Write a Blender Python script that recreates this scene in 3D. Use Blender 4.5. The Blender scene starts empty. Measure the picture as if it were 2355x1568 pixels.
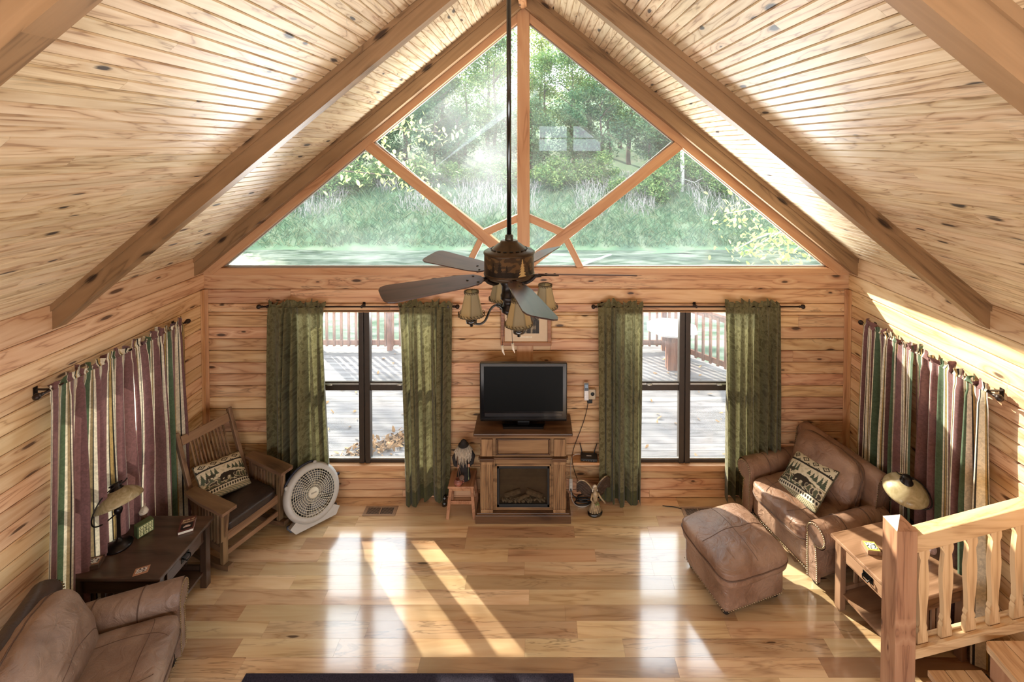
import bpy, bmesh, math, random
from mathutils import Vector, Matrix, Euler, noise
R = math.radians
pi = math.pi
random.seed(11)
sc = bpy.context.scene
col = sc.collection

# ------------------------------------------------------------------ camera, sky, sun, lights, exposure
F, PX, PY, TH, ZC = 1075.0, 1236.0, 361.4, 1.3, 3.82
cd = bpy.data.cameras.new('camera')
cam = bpy.data.objects.new('camera', cd)
col.objects.link(cam)
cam.location = (0, 0, ZC)
cam.rotation_euler = (R(90 - TH), 0, 0)
cd.sensor_width = 36.0
cd.lens = F / 2355 * 36.0
cd.shift_x = (1177.5 - PX) / 2355
cd.shift_y = (PY - 784.0) / 2355
cd.clip_end = 400
sc.camera = cam

wd = bpy.data.worlds.new('sky')
sc.world = wd
wd.use_nodes = True
wn = wd.node_tree
bg = wn.nodes['Background']
bg.inputs['Color'].default_value = (0.86, 0.93, 1.0, 1)
bg.inputs['Strength'].default_value = 4.6

sd = bpy.data.lights.new('sun', 'SUN')
sd.energy = 13.0
sd.angle = R(0.9)
sd.color = (1.0, 0.91, 0.76)
sun = bpy.data.objects.new('sun', sd)
col.objects.link(sun)
sun.rotation_euler = Vector((0.92, -1.0, -0.71)).to_track_quat('-Z', 'Y').to_euler()
sun.location = (-8, 14, 12)


def area(name, loc, aim, sx, sy, power, color=(1, 1, 1)):
    d = bpy.data.lights.new(name, 'AREA')
    d.shape = 'RECTANGLE'
    d.size, d.size_y, d.energy, d.color = sx, sy, power, color
    o = bpy.data.objects.new(name, d)
    col.objects.link(o)
    o.location = loc
    o.rotation_euler = (Vector(aim) - Vector(loc)).to_track_quat('-Z', 'Z').to_euler()
    return o


area('loft_fill', (-0.1, -1.15, 2.62), (-0.1, -0.9, 6), 5.4, 1.5, 165, (0.93, 0.96, 1.0))  # added fill aimed up at the ceiling; the loft has no such lamp
area('gable_fill', (-0.14, 5.95, 1.95), (-0.14, 4.5, 5.0), 5.0, 0.62, 470, (0.93, 0.96, 1.0))  # added fill outside, hidden below the gable sill, brightens ceiling and beams

area('under_loft_fill', (-0.1, 0.42, 0.86), (-0.1, 5.0, 1.25), 5.6, 0.82, 78, (0.97, 0.98, 1.0))  # added fill under the loft, not a window; brightens walls and furniture

sc.view_settings.view_transform = 'Standard'
sc.view_settings.look = 'None'
sc.view_settings.gamma = 1.0
sc.view_settings.exposure = 0.46
cy = sc.cycles
cy.use_denoising = True
cy.use_adaptive_sampling = True
cy.adaptive_threshold = 0.03
cy.max_bounces = 8
cy.diffuse_bounces = 5
cy.glossy_bounces = 4
cy.transmission_bounces = 6
cy.transparent_max_bounces = 16
cy.caustics_reflective = False
cy.caustics_refractive = False
cy.sample_clamp_indirect = 6.0


# ------------------------------------------------------------------ helpers: nodes and materials
def S(r, g, b, a=1.0):
    def f(c):
        c /= 255.0
        return c / 12.92 if c <= 0.04045 else ((c + 0.055) / 1.055) ** 2.4
    return (f(r), f(g), f(b), a)


class NT:
    def __init__(s, name):
        s.m = bpy.data.materials.new(name)
        s.m.use_nodes = True
        s.t = s.m.node_tree
        s.t.nodes.clear()
        s.out = s.t.nodes.new('ShaderNodeOutputMaterial')

    def n(s, t, ins=None, **at):
        nd = s.t.nodes.new('ShaderNode' + t)
        for k, v in at.items():
            setattr(nd, k, v)
        for k, v in (ins or {}).items():
            s.set(nd.inputs[k], v)
        return nd

    def set(s, sock, v):
        if isinstance(v, bpy.types.NodeSocket):
            s.t.links.new(v, sock)
        elif isinstance(v, bpy.types.Node):
            s.t.links.new(v.outputs[0], sock)
        else:
            sock.default_value = v

    def math(s, op, a, b=0.0, clamp=False):
        return s.n('Math', {0: a, 1: b}, operation=op, use_clamp=clamp).outputs[0]

    def vm(s, op, a, b):
        return s.n('VectorMath', {0: a, 1: b}, operation=op).outputs[0]

    def mix(s, f, a, b, mode='MIX'):
        nd = s.n('MixRGB', {0: f, 1: a, 2: b}, blend_type=mode)
        return nd.outputs[0]

    def ramp(s, f, stops, interp='LINEAR'):
        nd = s.n('ValToRGB', {0: f})
        cr = nd.color_ramp
        cr.interpolation = interp
        while len(cr.elements) < len(stops):
            cr.elements.new(0.5)
        for e, (p, c) in zip(cr.elements, stops):
            e.position = p
            e.color = c
        return nd.outputs[0]

    def mr(s, v, a, b, c, d):
        return s.n('MapRange', {0: v, 1: a, 2: b, 3: c, 4: d}).outputs[0]

    def noise(s, vec, scale, detail=3.0, dist=0.0, rough=0.5):
        return s.n('TexNoise', {'Vector': vec, 'Scale': scale, 'Detail': detail, 'Distortion': dist, 'Roughness': rough}).outputs[0]

    def bump(s, h, strength, dist=0.01):
        return s.n('Bump', {'Height': h, 'Strength': strength, 'Distance': dist}).outputs[0]

    def obj(s):
        return s.n('TexCoord').outputs['Object']

    def pbr(s, color, rough=0.5, metal=0.0, coat=0.0, normal=None, spec=0.5, **kw):
        p = s.n('BsdfPrincipled', {'Base Color': color, 'Roughness': rough, 'Metallic': metal, 'Coat Weight': coat,
                                   'Specular IOR Level': spec})
        p.inputs['Coat Roughness'].default_value = 0.12
        if normal is not None:
            s.set(p.inputs['Normal'], normal)
        for k, v in kw.items():
            s.set(p.inputs[k], v)
        s.set(s.out.inputs[0], p)
        return s.m


def wood(name, c1, c2, c3, axis=0, knots=0.3, var=0.3, rough=0.5, coat=0.0, grain=1.0, isl=True,
         dark=S(70, 42, 26), rings=7.0, bump=0.12, heart=None, hue=0.012, kfreq=(1.6, 5.5), spec=0.4, coat_r=0.12, tone=None, coat_ior=1.5, flat=None, vein=0.0):
    t = NT(name)
    o = t.obj()
    r = t.n('NewGeometry').outputs['Random Per Island'] if isl else 0.37
    if isl:
        off = t.n('CombineXYZ', {0: t.math('MULTIPLY', r, 31.7), 1: t.math('MULTIPLY', r, 17.3), 2: t.math('MULTIPLY', r, 53.1)}).outputs[0]
        v = t.vm('ADD', o, off)
    else:
        v = o

    def sv(al, ac):
        q = [ac, ac, ac]
        q[axis] = al
        return tuple(q)
    n2 = t.noise(t.vm('MULTIPLY', v, sv(4.0 * grain, 110.0 * grain)), 1.0, 2.0)
    k = None
    if knots > 0:
        fl_ = (axis + 1) % 3 if flat is None else flat
        ac_ = 3 - axis - fl_
        sx_ = t.n('SeparateXYZ', {0: t.vm('MULTIPLY', v, sv(*kfreq))}).outputs
        vo = t.n('TexVoronoi', {'Vector': t.n('CombineXYZ', {0: sx_[axis], 1: sx_[ac_]}).outputs[0], 'Scale': 1.0}, voronoi_dimensions='2D')
        gate = t.math('GREATER_THAN', vo.outputs['Color'], 1 - knots)
        dist = t.math('ADD', vo.outputs['Distance'], t.math('MULTIPLY', t.math('SUBTRACT', n2, 0.5), 0.10))
        rad = t.mr(t.math('FRACT', t.math('MULTIPLY', vo.outputs['Color'], 13.7)), 0, 1, .055, .15)
        k = t.math('MULTIPLY', t.n('MapRange', {0: dist, 1: t.math('MULTIPLY', rad, .55), 2: rad, 3: 1.0, 4: 0.0}).outputs[0], gate)
        halo = t.math('MULTIPLY', t.mr(vo.outputs['Distance'], 0.05, 0.34, 1.0, 0.0), gate)
    n1 = t.math('MULTIPLY', t.noise(t.vm('MULTIPLY', v, sv(0.55 * grain, 5.0 * grain)), 1.6, 3.0, 0.6), rings)
    if k is not None:
        n1 = t.math('ADD', n1, t.math('MULTIPLY', halo, 2.0))
    ping = t.math('PINGPONG', n1, 1.0)
    f = t.math('ADD', t.math('MULTIPLY', ping, 0.72), t.math('MULTIPLY', n2, 0.32), True)
    c = t.ramp(f, [(0.12, c1), (0.30, c2), (0.9, c3)])
    if k is not None:
        c = t.mix(t.math('MULTIPLY', halo, .28), c, c1)
    if heart is not None:
        n3 = t.noise(t.vm('MULTIPLY', v, sv(0.55, 5.0)), 1.3, 4.0, 1.2)
        c = t.mix(t.mr(n3, 0.60, 0.76, 0.0, 0.7), c, heart)
    if vein > 0:
        nv_ = t.noise(t.vm('MULTIPLY', v, sv(.75, 8.0)), 1.0, 4.0, 1.6, .6)
        nm_ = t.noise(t.vm('MULTIPLY', v, sv(.5, 3.0)), 1.0, 2.0)
        ln = t.mr(t.math('ABSOLUTE', t.math('SUBTRACT', nv_, .5)), .004, .026, 1.0, 0.0)
        c = t.mix(t.math('MULTIPLY', t.math('MULTIPLY', ln, t.mr(nm_, .50, .62, 0.0, 1.0)), vein), c, dark)
    if tone is not None:
        r2 = t.math('FRACT', t.math('MULTIPLY', r, 91.7))
        c = t.mix(1.0, c, t.ramp(r2, tone), 'MULTIPLY')
    if isl:
        c = t.n('HueSaturation', {'Hue': t.mr(t.math('FRACT', t.math('MULTIPLY', r, 7.77)), 0, 1, 0.5 - hue, 0.5 + hue), 'Saturation': 1.0,
                                  'Value': t.mr(r, 0, 1, 1 - var * 0.55, 1 + var * 0.45), 'Color': c}).outputs[0]
    if k is not None:
        c = t.mix(t.math('MULTIPLY', k, 0.92), c, dark)
    m = t.pbr(c, rough, 0, coat, t.bump(f, bump, 0.002), spec, **{'Coat IOR': coat_ior})
    return m


def simple(name, c, rough=0.5, metal=0.0, var=0.12, scale=25.0, bump=0.0, coat=0.0, spec=0.5, **kw):
    t = NT(name)
    n = t.noise(t.obj(), scale, 4.0)
    cc = t.mix(1.0, c, t.ramp(n, [(0.3, (1 - var, 1 - var, 1 - var, 1)), (0.7, (1 + var * .4, 1 + var * .4, 1 + var * .4, 1))]), 'MULTIPLY')
    return t.pbr(cc, rough, metal, coat, t.bump(n, bump, 0.004) if bump else None, spec, **kw)


def vcol(name, rough=0.8, bump=0.0, spec=0.3):
    t = NT(name)
    c = t.n('VertexColor', layer_name='Col').outputs[0]
    n = t.noise(t.obj(), 420.0, 2.0)
    c = t.mix(1.0, c, t.ramp(n, [(0.3, (0.85, 0.85, 0.85, 1)), (0.7, (1.05, 1.05, 1.05, 1))]), 'MULTIPLY')
    return t.pbr(c, rough, 0, 0, t.bump(n, bump, 0.003) if bump else None, spec)


def leather(name, c1, c2, worn, rough=0.36, wr=1.0):
    t = NT(name)
    o = t.obj()
    n = t.noise(o, 5.0, 5.0, 0.6)
    n2 = t.noise(o, 2.2, 2.0, 0.4)
    c = t.ramp(n, [(0.32, c1), (0.68, c2)])
    c = t.mix(t.mr(n2, 0.5, 0.75, 0.0, 0.5), c, worn)
    w = t.noise(t.vm('MULTIPLY', o, (1.0, 1.0, 1.0)), 9.0, 3.0, 1.6)
    fine = t.n('TexVoronoi', {'Vector': o, 'Scale': 260.0}).outputs['Distance']
    h = t.math('ADD', t.math('MULTIPLY', w, 1.0), t.math('MULTIPLY', fine, 0.06))
    return t.pbr(c, t.mr(n, 0.3, 0.7, rough + 0.0, rough + 0.16), 0, 0.0, t.bump(h, 0.6 * wr, 0.025), 0.5)


def cloth(name, colnode, trans=0.35, rough=0.85, sheen=0.2):
    """colnode(t) -> colour socket; thin fabric that lets some light through"""
    t = NT(name)
    c = colnode(t)
    n = t.noise(t.obj(), 300.0, 2.0)
    p = t.n('BsdfPrincipled', {'Base Color': c, 'Roughness': rough, 'Specular IOR Level': 0.25, 'Sheen Weight': sheen})
    t.set(p.inputs['Normal'], t.bump(n, 0.12, 0.002))
    tr = t.n('BsdfTranslucent', {'Color': c})
    t.set(t.out.inputs[0], t.n('MixShader', {0: trans, 1: p.outputs[0], 2: tr.outputs[0]}))
    return t.m


def glass(name, dust=0.05, dust_noise=0.1, scale=1.2, tint=(0.93, 0.97, 0.96, 1), centre=None):
    t = NT(name)
    o = t.obj()
    tr = t.n('BsdfTransparent', {'Color': tint})
    gl = t.n('BsdfGlossy', {'Color': (1, 1, 1, 1), 'Roughness': 0.02})
    fr = t.n('Fresnel', {'IOR': 1.5}).outputs[0]
    m1 = t.n('MixShader', {0: t.math('MULTIPLY', fr, 1.2, True), 1: tr.outputs[0], 2: gl.outputs[0]})
    n = t.noise(o, scale, 4.0, 0.8, 0.6)
    f = t.math('ADD', dust, t.math('MULTIPLY', t.mr(n, 0.42, 0.75, 0.0, 1.0), dust_noise))
    if centre is not None:
        d = t.n('VectorMath', {0: o, 1: centre[:3]}, operation='DISTANCE').outputs['Value']
        f = t.math('ADD', f, t.math('MULTIPLY', t.mr(d, 0.1, centre[3], centre[4], 0.0), t.mr(n, 0.25, 0.65, 0.45, 1.0)))
    du = t.n('MixShader', {0: 0.5, 1: t.n('BsdfDiffuse', {'Color': (0.86, 0.9, 0.93, 1)}).outputs[0],
                           2: t.n('BsdfTranslucent', {'Color': (0.86, 0.9, 0.93, 1)}).outputs[0]})
    m2 = t.n('MixShader', {0: f, 1: m1.outputs[0], 2: du.outputs[0]})
    t.set(t.out.inputs[0], m2)
    return t.m


# ------------------------------------------------------------------ helpers: meshes and objects
class MB:
    def __init__(s):
        s.v, s.f, s.sm, s.mi, s.uv, s.vc = [], [], [], [], {}, {}

    def add(s, vs, fs, smooth=False, mat=0, X=None, vc=None):
        b = len(s.v)
        for i, p in enumerate(vs):
            p = Vector(p)
            s.v.append(X @ p if X is not None else p)
            if vc is not None:
                s.vc[b + i] = vc if isinstance(vc[0], (int, float)) else vc[i]
        for f in fs:
            s.f.append([b + i for i in f])
            s.sm.append(smooth)
            s.mi.append(mat)
        return s

    def box(s, x0, x1, y0, y1, z0, z1, X=None, mat=0, vc=None):
        vs = [(x, y, z) for z in (z0, z1) for y in (y0, y1) for x in (x0, x1)]
        fs = [(0, 2, 3, 1), (4, 5, 7, 6), (0, 1, 5, 4), (2, 6, 7, 3), (0, 4, 6, 2), (1, 3, 7, 5)]
        return s.add(vs, fs, False, mat, X, vc)

    def cbox(s, c, sz, X=None, mat=0, vc=None):
        return s.box(c[0] - sz[0] / 2, c[0] + sz[0] / 2, c[1] - sz[1] / 2, c[1] + sz[1] / 2, c[2] - sz[2] / 2, c[2] + sz[2] / 2, X, mat, vc)

    def bar(s, p, q, w, h, up=(0, 0, 1), mat=0, X=None, w2=None, h2=None):
        p, q = Vector(p), Vector(q)
        d = (q - p).normalized()
        a = d.cross(Vector(up))
        a = a.normalized() if a.length > 1e-6 else Vector((1, 0, 0))
        b = a.cross(d).normalized()
        w2 = w if w2 is None else w2
        h2 = h if h2 is None else h2
        vs = []
        for c, ww, hh in ((p, w, h), (q, w2, h2)):
            for sa, sb in ((-1, -1), (1, -1), (1, 1), (-1, 1)):
                vs.append(c + a * ww / 2 * sa + b * hh / 2 * sb)
        fs = [(0, 1, 2, 3), (7, 6, 5, 4), (0, 4, 5, 1), (1, 5, 6, 2), (2, 6, 7, 3), (3, 7, 4, 0)]
        return s.add(vs, fs, False, mat, X)

    def tube(s, pts, r, seg=8, mat=0, X=None, cap=True, closed=False):
        pts = [Vector(p) for p in pts]
        n = len(pts)
        rr = r if isinstance(r, (list, tuple)) else [r] * n
        vs, fs = [], []
        ref = None
        for i, p in enumerate(pts):
            a = pts[(i - 1) % n] if (closed or i > 0) else p
            b = pts[(i + 1) % n] if (closed or i < n - 1) else p
            d = (b - a)
            d = d.normalized() if d.length > 1e-9 else Vector((0, 0, 1))
            if ref is None:
                ref = d.cross(Vector((0, 0, 1)))
                if ref.length < 1e-3:
                    ref = d.cross(Vector((1, 0, 0)))
            ref = (ref - d * ref.dot(d))
            ref = ref.normalized() if ref.length > 1e-9 else d.orthogonal().normalized()
            bb = d.cross(ref)
            for k in range(seg):
                t = 2 * pi * k / seg
                vs.append(p + (ref * math.cos(t) + bb * math.sin(t)) * rr[i])
        m = n if closed else n - 1
        for i in range(m):
            j = (i + 1) % n
            for k in range(seg):
                l = (k + 1) % seg
                fs.append((i * seg + k, i * seg + l, j * seg + l, j * seg + k))
        s.add(vs, fs, True, mat, X)
        if cap and not closed:
            b = len(s.v) - len(vs)
            s.f.append([b + k for k in range(seg)][::-1])
            s.f.append([b + (n - 1) * seg + k for k in range(seg)])
            s.sm += [False, False]
            s.mi += [mat, mat]
        return s

    def lathe(s, prof, seg=24, X=None, mat=0, vcf=None):
        vs, fs = [], []
        n = len(prof)
        for r, z in prof:
            for k in range(seg):
                t = 2 * pi * k / seg
                vs.append((r * math.cos(t), r * math.sin(t), z))
        for i in range(n - 1):
            for k in range(seg):
                l = (k + 1) % seg
                fs.append((i * seg + k, i * seg + l, (i + 1) * seg + l, (i + 1) * seg + k))
        return s.add(vs, fs, True, mat, X, [vcf(Vector(p)) for p in vs] if vcf else None)

    def prism(s, poly, a, b, X=None, mat=0, plane='XY', smooth=False):
        """polygon in a plane, extruded along the third axis from a to b"""
        def p3(p, t):
            return {'XY': (p[0], p[1], t), 'XZ': (p[0], t, p[1]), 'YZ': (t, p[0], p[1])}[plane]
        n = len(poly)
        vs = [p3(p, a) for p in poly] + [p3(p, b) for p in poly]
        s.add(vs, [(i, (i + 1) % n, n + (i + 1) % n, n + i) for i in range(n)], smooth, mat, X)
        s.add(vs, [list(range(n))[::-1], list(range(n, 2 * n))], False, mat, X)
        return s

    def grid(s, nu, nv, fn, mat=0, X=None, smooth=True, uvf=None, vcf=None, wrap=False):
        b = len(s.v)
        nn = nu if wrap else nu + 1
        for j in range(nv + 1):
            for i in range(nn):
                u, v = i / nu, j / nv
                p = Vector(fn(u, v))
                if uvf:
                    s.uv[len(s.v)] = uvf(u, v)
                if vcf:
                    s.vc[len(s.v)] = vcf(u, v)
                s.v.append(X @ p if X is not None else p)
        for j in range(nv):
            for i in range(nu):
                i2 = (i + 1) % nn
                s.f.append([b + j * nn + i, b + j * nn + i2, b + (j + 1) * nn + i2, b + (j + 1) * nn + i])
                s.sm.append(smooth)
                s.mi.append(mat)
        return s

    def ball(s, c, r, seg=12, mat=0, X=None, sq=(1, 1, 1)):
        pr = [(max(1e-4, math.sin(pi * i / 8)) * r, -math.cos(pi * i / 8) * r) for i in range(9)]
        T = Matrix.Translation(c) @ Matrix.Diagonal((*sq, 1))
        return s.lathe(pr, seg, (X @ T) if X is not None else T, mat)

    def build(s, name, mats, parent=None, loc=None, rot=None):
        me = bpy.data.meshes.new(name)
        me.from_pydata([tuple(p) for p in s.v], [], s.f)
        for m in (mats if isinstance(mats, (list, tuple)) else [mats]):
            me.materials.append(m)
        me.polygons.foreach_set('use_smooth', s.sm)
        me.polygons.foreach_set('material_index', s.mi)
        if s.uv:
            ul = me.uv_layers.new(name='UVMap')
            for lp in me.loops:
                ul.data[lp.index].uv = s.uv.get(lp.vertex_index, (0, 0))
        if s.vc:
            ca = me.color_attributes.new('Col', 'FLOAT_COLOR', 'POINT')
            for i in range(len(me.vertices)):
                ca.data[i].color = s.vc.get(i, (1, 1, 1, 1))
        me.update()
        o = bpy.data.objects.new(name, me)
        col.objects.link(o)
        if parent is not None:
            o.parent = parent
        if loc is not None:
            o.location = loc
        if rot is not None:
            o.rotation_euler = rot
        return o


def bev(o, w=0.003, seg=2, ang=35):
    m = o.modifiers.new('edge', 'BEVEL')
    m.width, m.segments, m.limit_method, m.angle_limit = w, seg, 'ANGLE', R(ang)
    m.harden_normals = False
    return o


def tag(o, label, cat, group=None, kind=None):
    o['label'], o['category'] = label, cat
    if group:
        o['group'] = group
    if kind:
        o['kind'] = kind
    return o


def thing(name, label, cat, loc=(0, 0, 0), rz=0.0, group=None, rot=None):
    o = bpy.data.objects.new(name, None)
    col.objects.link(o)
    o.empty_display_size = 0.1
    o.location = loc
    o.rotation_euler = rot if rot is not None else (0, 0, rz)
    return tag(o, label, cat, group)


def struct(o):
    o['kind'] = 'structure'
    return o


def copy_tree(o, parent=None):
    c = o.copy()
    col.objects.link(c)
    if parent is not None:
        c.parent = parent
    for ch in list(o.children):
        copy_tree(ch, c)
    return c


def inpoly(x, y, poly):
    c = False
    n = len(poly)
    for i in range(n):
        x1, y1 = poly[i]
        x2, y2 = poly[(i + 1) % n]
        if (y1 > y) != (y2 > y) and x < (x2 - x1) * (y - y1) / (y2 - y1) + x1:
            c = not c
    return c


def nz(x, y=0.0, z=0.0):
    return noise.noise((x, y, z))


def soft_box(w, d, h, k=6.0, crown=0.0, n=14, wrinkle=0.0, seed=0.0, kz=None):
    """a stuffed cushion: rounded box with crowned faces; returns the mesh builder and its surface map"""
    kz = kz or k

    def mp(x, y, z):
        q = (abs(x) ** k + abs(y) ** k + abs(z) ** kz) ** (1.0 / k)
        q = max(q, 1e-6)
        m = max(abs(x), abs(y), abs(z))
        x, y, z = x / q * m, y / q * m, z / q * m
        zz = z * h / 2 + math.copysign(crown, z) * max(0, 1 - x * x) * max(0, 1 - y * y) * abs(z)
        p = Vector((x * w / 2, y * d / 2, zz))
        if wrinkle:
            p.z += wrinkle * nz(x * 2.3 + seed, y * 2.3, z + seed)
            p.x += wrinkle * .6 * nz(x * 2.1, y * 2.7 + seed, z * 3)
            p.y += wrinkle * .6 * nz(y * 2.1 + seed, x * 2.7, z * 3)
        return p
    b = MB()
    for ax in range(3):
        for sg in (-1, 1):
            def fn(u, v, ax=ax, sg=sg):
                a, c = u * 2 - 1, v * 2 - 1
                q = [0, 0, 0]
                q[ax] = sg
                q[(ax + 1) % 3] = a * sg
                q[(ax + 2) % 3] = c
                return mp(*q)
            b.grid(n, n, fn)
    return b, mp


def weld(o, d=0.0004):
    m = o.modifiers.new('weld', 'WELD')
    m.merge_threshold = d
    return o


def domes(mb, pts, normals, r=0.006):
    for p, nrm in zip(pts, normals):
        q = Vector(nrm).to_track_quat('Z', 'Y').to_matrix().to_4x4()
        X = Matrix.Translation(p) @ q
        mb.lathe([(r, 0), (r * .75, r * .5), (r * .02, r * .75)], 6, X)


def resample(pts, step):
    out, acc = [Vector(pts[0])], 0.0
    for a, b in zip(pts[:-1], pts[1:]):
        a, b = Vector(a), Vector(b)
        L = (b - a).length
        t = step - acc
        while t <= L:
            out.append(a.lerp(b, t / L))
            t += step
        acc = (acc + L) % step
    return out


def text_mesh(txt, size, mat, parent, loc, rot, name='lettering', align='CENTER', extrude=0.0004):
    cu = bpy.data.curves.new(name, 'FONT')
    cu.body, cu.size, cu.align_x, cu.align_y, cu.extrude = txt, size, align, 'CENTER', extrude
    to = bpy.data.objects.new(name, cu)
    col.objects.link(to)
    dg = bpy.context.evaluated_depsgraph_get()
    me = bpy.data.meshes.new_from_object(to.evaluated_get(dg))
    bpy.data.objects.remove(to)
    me.materials.clear()
    me.materials.append(mat)
    o = bpy.data.objects.new(name, me)
    col.objects.link(o)
    o.parent = parent
    o.location, o.rotation_euler = loc, rot
    return o


# ------------------------------------------------------------------ materials
M = {}
M['wall'] = wood('log_siding', S(160, 117, 83), S(198, 154, 114), S(214, 178, 138), 0, 0.42, 0.26, 0.5, rings=8, dark=S(60, 40, 28), kfreq=(2.4, 7.0), flat=1, vein=.5)
M['wall_side'] = wood('side_log_siding', S(170, 130, 95), S(207, 170, 130), S(221, 191, 153), 1, 0.40, 0.2, 0.5, rings=8, dark=S(80, 54, 38), kfreq=(1.8, 7.0), flat=0)
M['ceil'] = wood('ceiling_pine', S(160, 129, 98), S(206, 180, 144), S(222, 202, 170), 1, 0.42, 0.16, 0.42, rings=13, dark=S(44, 38, 40), kfreq=(2.1, 8.0), flat=2, hue=.006, vein=.22)
M['floor'] = wood('plank_floor', S(180, 145, 108), S(206, 173, 134), S(217, 190, 153), 0, 0.12, 0.32, 0.24, coat=1.0, rings=5, dark=S(72, 48, 34), heart=S(130, 96, 68), hue=0.010, kfreq=(1.6, 7.0), bump=0.03, coat_ior=1.9, flat=2, vein=.42,
                  tone=[(0.0, (.56, .48, .43, 1)), (0.06, (.72, .66, .60, 1)), (0.15, (.95, .92, .88, 1)), (0.75, (1.03, 1.03, 1.02, 1)), (1.0, (.98, .94, .88, 1))])
M['beam'] = wood('beam_wood', S(110, 84, 58), S(138, 108, 76), S(154, 122, 88), 0, 0.36, 0.1, 0.5, isl=False, rings=5, dark=S(52, 34, 22), kfreq=(1.8, 6), flat=1)
M['frame_wood'] = wood('window_frame_wood', S(168, 122, 82), S(194, 148, 106), S(206, 164, 122), 0, 0.08, 0.1, 0.45, rings=6)
M['frame_wood_z'] = wood('window_frame_wood_upright', S(162, 116, 78), S(190, 144, 102), S(204, 160, 118), 2, 0.0, 0.1, 0.45, rings=9)
M['dark_gap'] = simple('gap_backing', S(60, 38, 22), 0.9)
M['green_glass'] = glass('gable_glass', 0.018, 0.035)
M['hazy_glass'] = glass('hazy_gable_glass', 0.02, 0.06, 1.6, centre=(-0.5, 5.05, 4.05, 1.0, 0.15))
M['clear_glass'] = glass('window_glass', 0.03, 0.06, 2.0)
M['sash'] = simple('bronze_sash', S(62, 52, 44), 0.4, 0.3)
M['sash_alu'] = simple('aluminium_track', S(196, 196, 190), 0.35, 0.6)  # pale aluminium for tracks, locks and glazing stops


# ------------------------------------------------------------------ the room
XL, XR, XC, YG = -3.59, 3.35, -0.149, 5.0
CW, CR, BW, BR = 2.655, 5.485, 2.465, 5.28      # ceiling and rafter heights at the walls and at the ridge
YB = -3.0


def roof_z(x, zw, zr):
    return zr - (zr - zw) * ((XC - x) / (XC - XL) if x < XC else (x - XC) / (XR - XC))


def board_x(mb, x0, x1, z0, z1, y, th=0.04, c=0.005, sgn=1):
    """horizontal board along X on a wall facing -Y"""
    p = [(y + th, z0), (y + c, z0), (y, z0 + c), (y, z1 - c), (y + c, z1), (y + th, z1)]
    mb.prism(p, x0, x1, plane='YZ')


def board_y(mb, y0, y1, z0, z1, x, sg, th=0.04, c=0.005):
    p = [(x + sg * th, z0), (x + sg * c, z0), (x, z0 + c), (x, z1 - c), (x + sg * c, z1), (x + sg * th, z1)]
    mb.prism([(a, b) for a, b in p], y0, y1, plane='XZ')


COURSES = [(0.0, 0.084)] + [(0.084 + 0.1277 * k, 0.084 + 0.1277 * (k + 1)) for k in range(16)] + [(2.127, 2.285), (2.285, 2.463)]


def spans(a, b, holes):
    out = [(a, b)]
    for h0, h1 in holes:
        nx = []
        for s0, s1 in out:
            if h1 <= s0 or h0 >= s1:
                nx.append((s0, s1))
            else:
                if h0 > s0:
                    nx.append((s0, h0))
                if h1 < s1:
                    nx.append((h1, s1))
        out = nx
    return out


def joints(a, b, rnd, lo=1.2, hi=3.2):
    pts = [a]
    x = a + rnd.uniform(0.4, hi)
    while x < b - 0.5:
        pts.append(x)
        x += rnd.uniform(lo, hi)
    pts.append(b)
    return list(zip(pts[:-1], pts[1:]))


# gable wall with its two twin windows
WIN = [(-2.63, -1.13), (0.85, 2.35)]
WZ0, WZ1 = 0.37, 2.034
rnd = random.Random(5)
mb = MB()
for z0, z1 in COURSES:
    cuts = [(z0, z1)]
    for lv in (WZ0, WZ1):
        cuts = [q for c in cuts for q in ([(c[0], lv), (lv, c[1])] if c[0] + .012 < lv < c[1] - .012 else [c])]
    for c0, c1 in cuts:
        mid = (c0 + c1) / 2
        holes = WIN if WZ0 < mid < WZ1 else []
        for s0, s1 in spans(XL - .02, XR + .02, holes):
            for j0, j1 in (joints(s0, s1, rnd) if z0 < 2.2 else [(s0, s1)]):
                board_x(mb, j0 + .001, j1 - .001, c0 + .0022, c1 - .0022, YG, c=.008)
wall_far = struct(mb.build('wall_back', M['wall']))
mb = MB()
for z0, z1, holes in ((-0.3, WZ0 - .01, []), (WZ0 - .01, WZ1 + .01, [(a - .01, b + .01) for a, b in WIN]), (WZ1 + .01, 2.5, [])):
    for s0, s1 in spans(XL - .15, XR + .15, holes):
        mb.box(s0, s1, YG + .03, YG + .13, z0, z1)
# gable infill beyond the big window, under the roof line
struct(mb.build('backing', M['dark_gap'], wall_far))

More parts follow.
